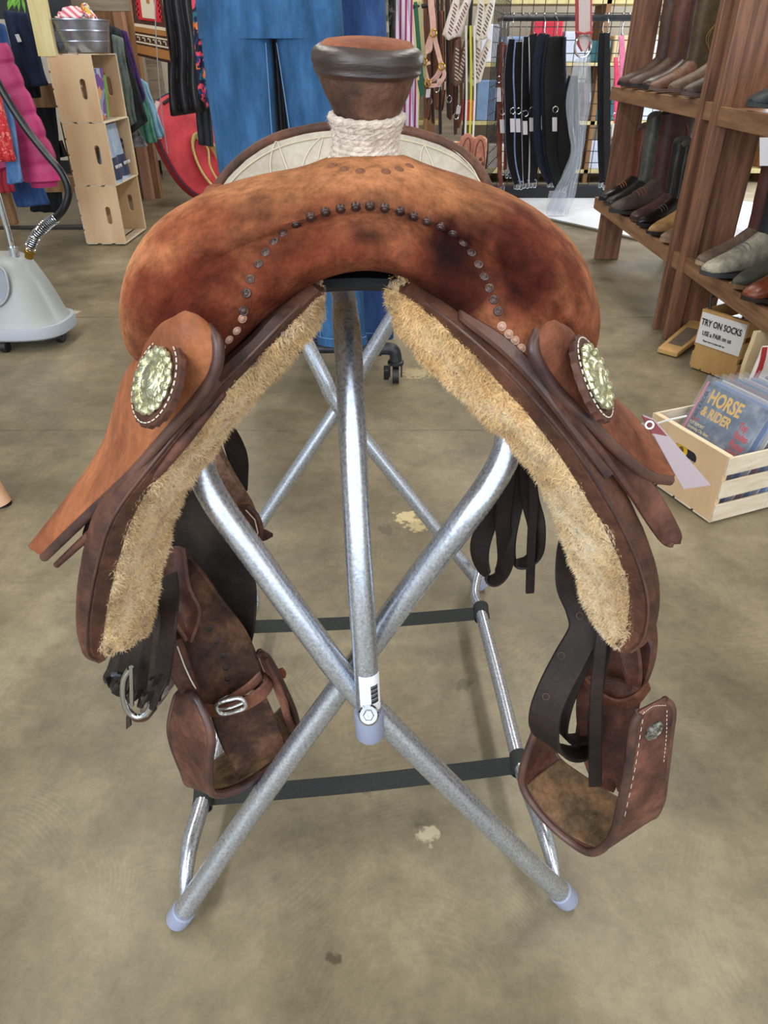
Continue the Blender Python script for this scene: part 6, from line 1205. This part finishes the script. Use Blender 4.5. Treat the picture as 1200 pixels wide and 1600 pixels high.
# braided strap in a plastic bag
bc = thing('bagged_cinch', 'white and red braided cinch with ring hanging in a clear plastic bag', 'cinch', P(912, 80, 5.7)); g = G()
for k in range(10):
    x = 900+2.6*k; G().tube(PL([(x, -60, 5.7), (x+.2, 20, 5.7), (x+.4*(5-k)*.6, 62, 5.7), (912+(x-912)*.25, 80, 5.7)]), .0062, 6, n=16).obj('cord', mat('braid_cream', (222, 210, 212), rough=.9) if k not in (0, 1, 9) else mat('braid_red', (180, 80, 84), rough=.9), bc)
G().tube(PL([(899, 50, 5.68), (912, 53, 5.68), (926, 50, 5.68)]), .008, 6).obj('braid_wrap', mat('braid_red', (180, 80, 84), rough=.9), bc)
G().tube([P(911, 72, 5.68)+V((.055*cos(a), 0, .062*sin(a))) for a in [2*pi*k/24 for k in range(24)]], .007, 8, closed=True).obj('ring', M['chrome'], bc)
M['film'] = mat('clear_film', (206, 216, 230), rough=.08, alpha=.26)
G().strip(PL([(900, 95, 5.7), (886, 160, 5.7), (892, 240, 5.7), (868, 300, 5.7), (855, 332, 5.7)]), PL([(922, 88, 5.7), (920, 160, 5.7), (908, 240, 5.7), (898, 300, 5.7), (886, 334, 5.7)]), .03, nu=40, nv=14, fold=.012, nf=3).jit(.008, 9).obj('plastic_bag', M['film'], bc)
G().strip(PL([(888, 120, 5.75), (874, 190, 5.75), (872, 240, 5.75), (882, 290, 5.75)]), PL([(902, 120, 5.75), (904, 190, 5.75), (908, 235, 5.75), (890, 288, 5.75)]), .02, nu=24, nv=8).obj('bagged_pad', BK, bc)
G().band(PL([(872, 300, 5.72), (866, 330, 5.72)]), (1, 0, 0), .12, .02, n=6).obj('bag_bottom', M['film'], bc)
# woven slippers / stirrups / bridles on the tack wall behind the saddle
GS = 'wrapped stirrups on the tack wall'
def slip(px, py, w_, h_, tilt, c, c2, lb, Y=5.6):
    top = P(px, py, Y); ppm = abs(P(px+1, py, Y).x-P(px, py, Y).x); rt = thing('wrapped_stirrup', lb, 'stirrup', top, GS)
    for s_ in (-1, 1):
        Rt = Matrix.Rotation(tilt+s_*.10, 3, 'Y'); L = h_*ppm; W = w_*ppm*.36; rg_ = []
        for k in range(13):
            t = k/12; ww = W*(.45+.62*t)*(1 if t < .9 else sqrt(max(.05, 1-((t-.9)/.1)**2))); rg_.append([top+V((s_*W*.9, 0, 0))+Rt @ V((ww*cos(a), .035*sin(a), -L*t)) for a in [2*pi*q_/14 for q_ in range(14)]])
        b_ = G().loft(rg_).obj('stirrup_side', mat('rawhide', c, c2, sc=60, rough=.7, bump=.8, bsc=60), rt)
        for q_ in range(9):
            t = .18+.08*q_; G().bar(top+V((s_*W*.9, 0, 0))+Rt @ V((-.012, -.034, -L*t)), top+V((s_*W*.9, 0, 0))+Rt @ V((.012, -.036, -L*t-.014)), .006, .004, (0, 1, 0)).obj('lacing', M['tagred'] if c[0] > 200 and px < 730 else (mat('lace_dark', (84, 70, 66), rough=.8) if c[0] > 150 else M['thread']), b_)
slip(724, -6, 30, 58, .30, (222, 212, 206), (240, 232, 226), 'upper white wrapped stirrup with maroon lacing'); slip(762, -6, 28, 58, .16, (216, 208, 196), (236, 230, 220), 'upper cream wrapped stirrup with grey lacing')
slip(722, 62, 24, 62, .08, (88, 64, 58), (120, 90, 80), 'lower dark brown wrapped stirrup with pale lacing'); slip(757, 62, 24, 62, .22, (206, 196, 184), (228, 220, 208), 'lower cream wrapped stirrup with dark lacing')
for px, py, tl, lb in ((719, 208, .13, 'left pinkish tan tooled leather stirrup cover standing behind the cantle'), (747, 212, -.02, 'right pinkish tan tooled leather stirrup cover standing behind the cantle')):
    c = P(px, 285, 5.2); top = P(px, py, 5.2); L = (top-c).length; rt = thing('tooled_cover', lb, 'stirrup cover', c, 'tooled leather covers')
    W = .047; Rt = Matrix.Rotation(tl, 3, 'Y'); rg_ = []
    for k in range(13):
        t = k/12; ww = W*(.62+.38*sin(pi*min(1, t*1.05)*.6))*(1 if t < .9 else sqrt(max(.08, 1-((t-.9)/.1)**2))); rg_.append([c+Rt @ V((ww*cos(a), .02*sin(a), L*t)) for a in [2*pi*q_/16 for q_ in range(16)]])
    b_ = G().loft(rg_).obj('cover_body', mat('tooled_leather', (176, 112, 92), (206, 142, 120), sc=40, rough=.6, bump=.6, bsc=90), rt)
    G().tube([c+Rt @ V((W*.74*cos(a)*(1-.12*(sin(a) > 0)), -.021, L*.5+L*.42*sin(a))) for a in [2*pi*k/24 for k in range(24)]], .003, 5, closed=True).obj('tooled_border', mat('tooled_dark', (120, 66, 56), rough=.7), b_)
    for q_ in range(5): a = 2*pi*q_/5; G().lathe([(.012, 0), (.008, .004), (.001, .005)], 8, c+Rt @ V((.024*cos(a), -.02, L*.42+.026*sin(a))), (0, -1, 0), caps=False).obj('carved_petal', bpy.data.materials['tooled_dark'], b_)
# reins and halters hanging
GH = 'straps on the tack wall'
rnd = random.Random(11)
cols = [(110, 66, 44), (84, 50, 38), (60, 40, 34), (134, 84, 56), (40, 30, 28), (150, 96, 66), (96, 60, 44), (52, 36, 30)]
mats_ = [mat('bridle_leather', tuple(int(x*.8) for x in c), c, sc=30, rough=.5) for c in cols]
where = ['brown leather rein hanging on the tack wall, %s' % s for s in ('just right of the pink halter', 'near the white wrapped stirrups', 'behind the brown wrapped stirrup', 'paler and looped low', 'darkest of the bundle', 'reddish, beside the wooden post', 'mid brown in the bundle middle', 'almost black at the bundle edge', 'next to the plaited cord', 'tan, with a tied end', 'behind the striped shirt edge', 'thin, near the yellow cord')]
for k in range(12):
    px = 664+k*4.6; yb = 160+rnd.uniform(0, 45); Y = 5.75+.02*k; a = P(px, -70, Y); b_ = P(px+rnd.uniform(-6, 6), yb, Y); c = P(px+rnd.uniform(2, 7), yb-30, Y)
    rt = thing('rein', where[k], 'rein', b_, GH)
    G().band([a, lerp(a, b_, .5)+V((rnd.uniform(-.01, .01), 0, 0)), b_, c, lerp(c, a, .6)], (1, -.4, 0), .020, .005, n=26).obj('rein_strap', mats_[k % 8], rt)
    if k % 2: G().tube([b_+V((.0, -.01, .10))+V((.018*cos(t), 0, .022*sin(t))) for t in [2*pi*q_/14 for q_ in range(14)]], .0035, 5, closed=True).obj('ring', M['chrome'], rt)
    if k % 3 == 0: p = b_+V((.0, -.02, .16)); G().sheet([[p, p+V((.03, 0, .004))], [p+V((-.004, 0, -.05)), p+V((.026, 0, -.048))]], .001).obj('swing_tag', M['label'], rt)
for px, c, lb in ((717+11, (226, 226, 220), 'white rope rein hanging to the tooled covers'), (735, (214, 216, 60), 'yellow green rope rein beside the white one')):
    G().tube([P(px, 40, 5.55), P(px+1, 140, 5.55), P(px-1, 212, 5.5)], .007, 8, n=14).obj('rope_rein', mat('cord_rein', c, rough=.8), label=lb, cat='rope')
G().tube([P(741, 40, 5.55), P(742, 140, 5.55), P(739, 214, 5.5)], .007, 8, n=14).obj('rope_rein', mat('cord_rein', (226, 226, 220), rough=.8), label='second white rope rein nearest the grid wall', cat='rope')
hh = thing('halter', 'pale pink leather halter with brass rings hanging right of the horn', 'halter', P(672, 130, 5.4)); hm = mat('pink_leather', (206, 160, 146), (226, 184, 170), sc=20, rough=.5)
for pts, w_ in (([(673, -6), (674, 12), (676, 30), (677, 52)], .035), ([(677, 52), (684, 80), (690, 104)], .026), ([(674, 54), (664, 84), (662, 100), (668, 128)], .026), ([(690, 104), (682, 120), (668, 130)], .030), ([(690, 104), (694, 118), (684, 132), (670, 134)], .022), ([(655, 84), (664, 82), (672, 78), (674, 56)], .020), ([(656, 98), (664, 100), (672, 98)], .018)):
    G().band(PL([(x, y, 5.42) for x, y in pts]), (.9, .1, .4), w_, .006, n=18).obj('halter_strap', hm, hh)
for x, y in ((677, 52), (690, 104), (668, 130), (662, 96)): G().tube([P(x, y, 5.39)+V((.019*cos(t), 0, .019*sin(t))) for t in [2*pi*q_/14 for q_ in range(14)]], .005, 6, closed=True).obj('ring', M['brass'], hh)
for px0, px1, yb, c, lb in ((642, 645, 175, (190, 28, 50), 'red nylon lead beside the striped shirt'), (649, 660, 148, (40, 96, 74), 'green rope halter behind the pink one'), (655, 664, 120, (168, 160, 120), 'khaki braided cord behind the pink halter'), (636, 640, 120, (110, 30, 50), 'maroon strap at the striped shirt edge')):
    G().band(PL([(px0, 4, 5.46), ((px0+px1)/2, yb*.5, 5.42), (px1, yb, 5.42), (px1-5, yb-22, 5.42)]), (1, -.3, 0), .02, .012, n=20).obj('lead_rope', mat('lead_nylon', c, rough=.8), label=lb, cat='rope')
tk = thing('tack_frame', 'black metal frame the halter and leather reins hang from', 'rack', (.5, 5.9, 0))
hp = P(652, 12, 5.46); G().tube([P(634, 12, 5.46), P(680, 8, 5.46)], .012, 8).obj('hook_rail', M['black'], tk)
G().tube([P(634, 12, 5.46), P(634, 12, 5.46)+V((0, .5, 0))], .012, 8).obj('rail_bracket', M['black'], tk)
zr_ = P(676, -62, 5.85).z
G().tube([P(634, -62, 5.85), P(740, -62, 5.85)], .014, 8).obj('rein_rail', M['black'], tk)
for px in (634, 740): x = P(px, -62, 5.95).x; G().tube([(x, 5.96, 0), (x, 5.96, zr_+.1)], .014, 8).obj('frame_post', M['black'], tk); G().tube([(x, 5.96, zr_), (x, 5.85, zr_)], .012, 8).obj('rail_bracket', M['black'], tk)
# patterned box and black bags below the reins
bx = P(690, 222, 5.35)
G().box(bx+V((.02, .1, -.07)), (.34, .16, .12), Matrix.Rotation(.1, 3, 'Z')).obj('patterned_box', cells('folk_print', [(60, 140, 120), (226, 214, 190), (200, 150, 60), (190, 60, 50), (230, 220, 200)], 22), label='green cream and red patterned pad behind the cantle', cat='pad', bevel=.03)
for k, (px, py, lb) in enumerate(((664, 228, 'small black leather item left of the patterned pad'), (700, 250, 'black bag with white logo mark behind the cantle'))):
    G().lathe([(.03, 0), (.07, .02), (.08, .07), (.05, .12), (.02, .14)], 14, P(px, py, 5.25)+V((0, 0, -.1))).jit(.012, 12).obj('black_bag', BK, label=lb, cat='bag')
tb2 = thing('display_table', 'low table behind the saddle carrying the pad and tooled covers', 'table', (.6, 5.35, 0)); ztb = P(727, 285, 5.2).z
G().box((.34, 5.35, ztb-.02), (.70, .5, .035)).obj('table_top', M['post'], tb2, bevel=.004)
for x in (.03, .65):
    for y in (5.15, 5.55): G().box((x, y, (ztb-.04)/2), (.05, .05, ztb-.04)).obj('leg', M['post'], tb2)
# stock on shelves behind the grid: folded packets and boxes
bsf = thing('back_shelving', 'cream shelving with stock behind the wire grid', 'shelf', (1.6, 7.5, 0))
for z in (.10, .50, .95, 1.4): G().box((1.9, 7.55, z), (3.6, .4, .03)).obj('shelf_board', M['creamwood'], bsf)
for x in (.2, 1.9, 3.6): G().box((x, 7.55, .85), (.04, .4, 1.7)).obj('upright', M['post'], bsf)
pal = [(220, 226, 240), (200, 210, 232), (226, 220, 210), (40, 96, 106), (196, 40, 60), (120, 150, 190), (214, 190, 150), (180, 150, 110), (90, 70, 60), (150, 60, 40)]
names_ = ['pale blue', 'lilac white', 'cream', 'teal', 'red', 'sky blue', 'sand', 'tan', 'brown', 'russet']
for z, pos in ((.115, 'bottom'), (.515, 'second'), (.965, 'third'), (1.415, 'top')):
    x = .55; od = list(range(10)); rnd.shuffle(od); prev = 'shelf end'
    for k in od:
        ww = rnd.uniform(.16, .26); hh_ = rnd.uniform(.16, .32); c = pal[k]
        if x+ww > 2.75: break
        G().box((x+ww/2, 7.45, z+.001+hh_/2), (ww, .16, hh_)).obj('stock_packet', mat('packet', c, tuple(min(255, q_+16) for q_ in c), sc=9, rough=.5), label='%s packet right of the %s, on the %s shelf behind the grid' % (names_[k], prev, pos), cat='packet', group='packets behind the grid', bevel=.012)
        prev = names_[k]+' one'; x += ww+.02
# timber boards between the racks
for px, Y, w_, m_, lb in ((640, 6.9, .16, 'creamwood', 'pale timber board behind the striped shirt'), (705, 7.0, .20, 'greywood', 'grey board behind the reins'), (672, 6.95, .10, 'post', 'brown board behind the reins')):
    G().box((P(px, 150, Y).x, Y, 1.2), (w_, .04, 2.4)).obj('wall_board', M[m_], label=lb, cat='board', bevel=.004)
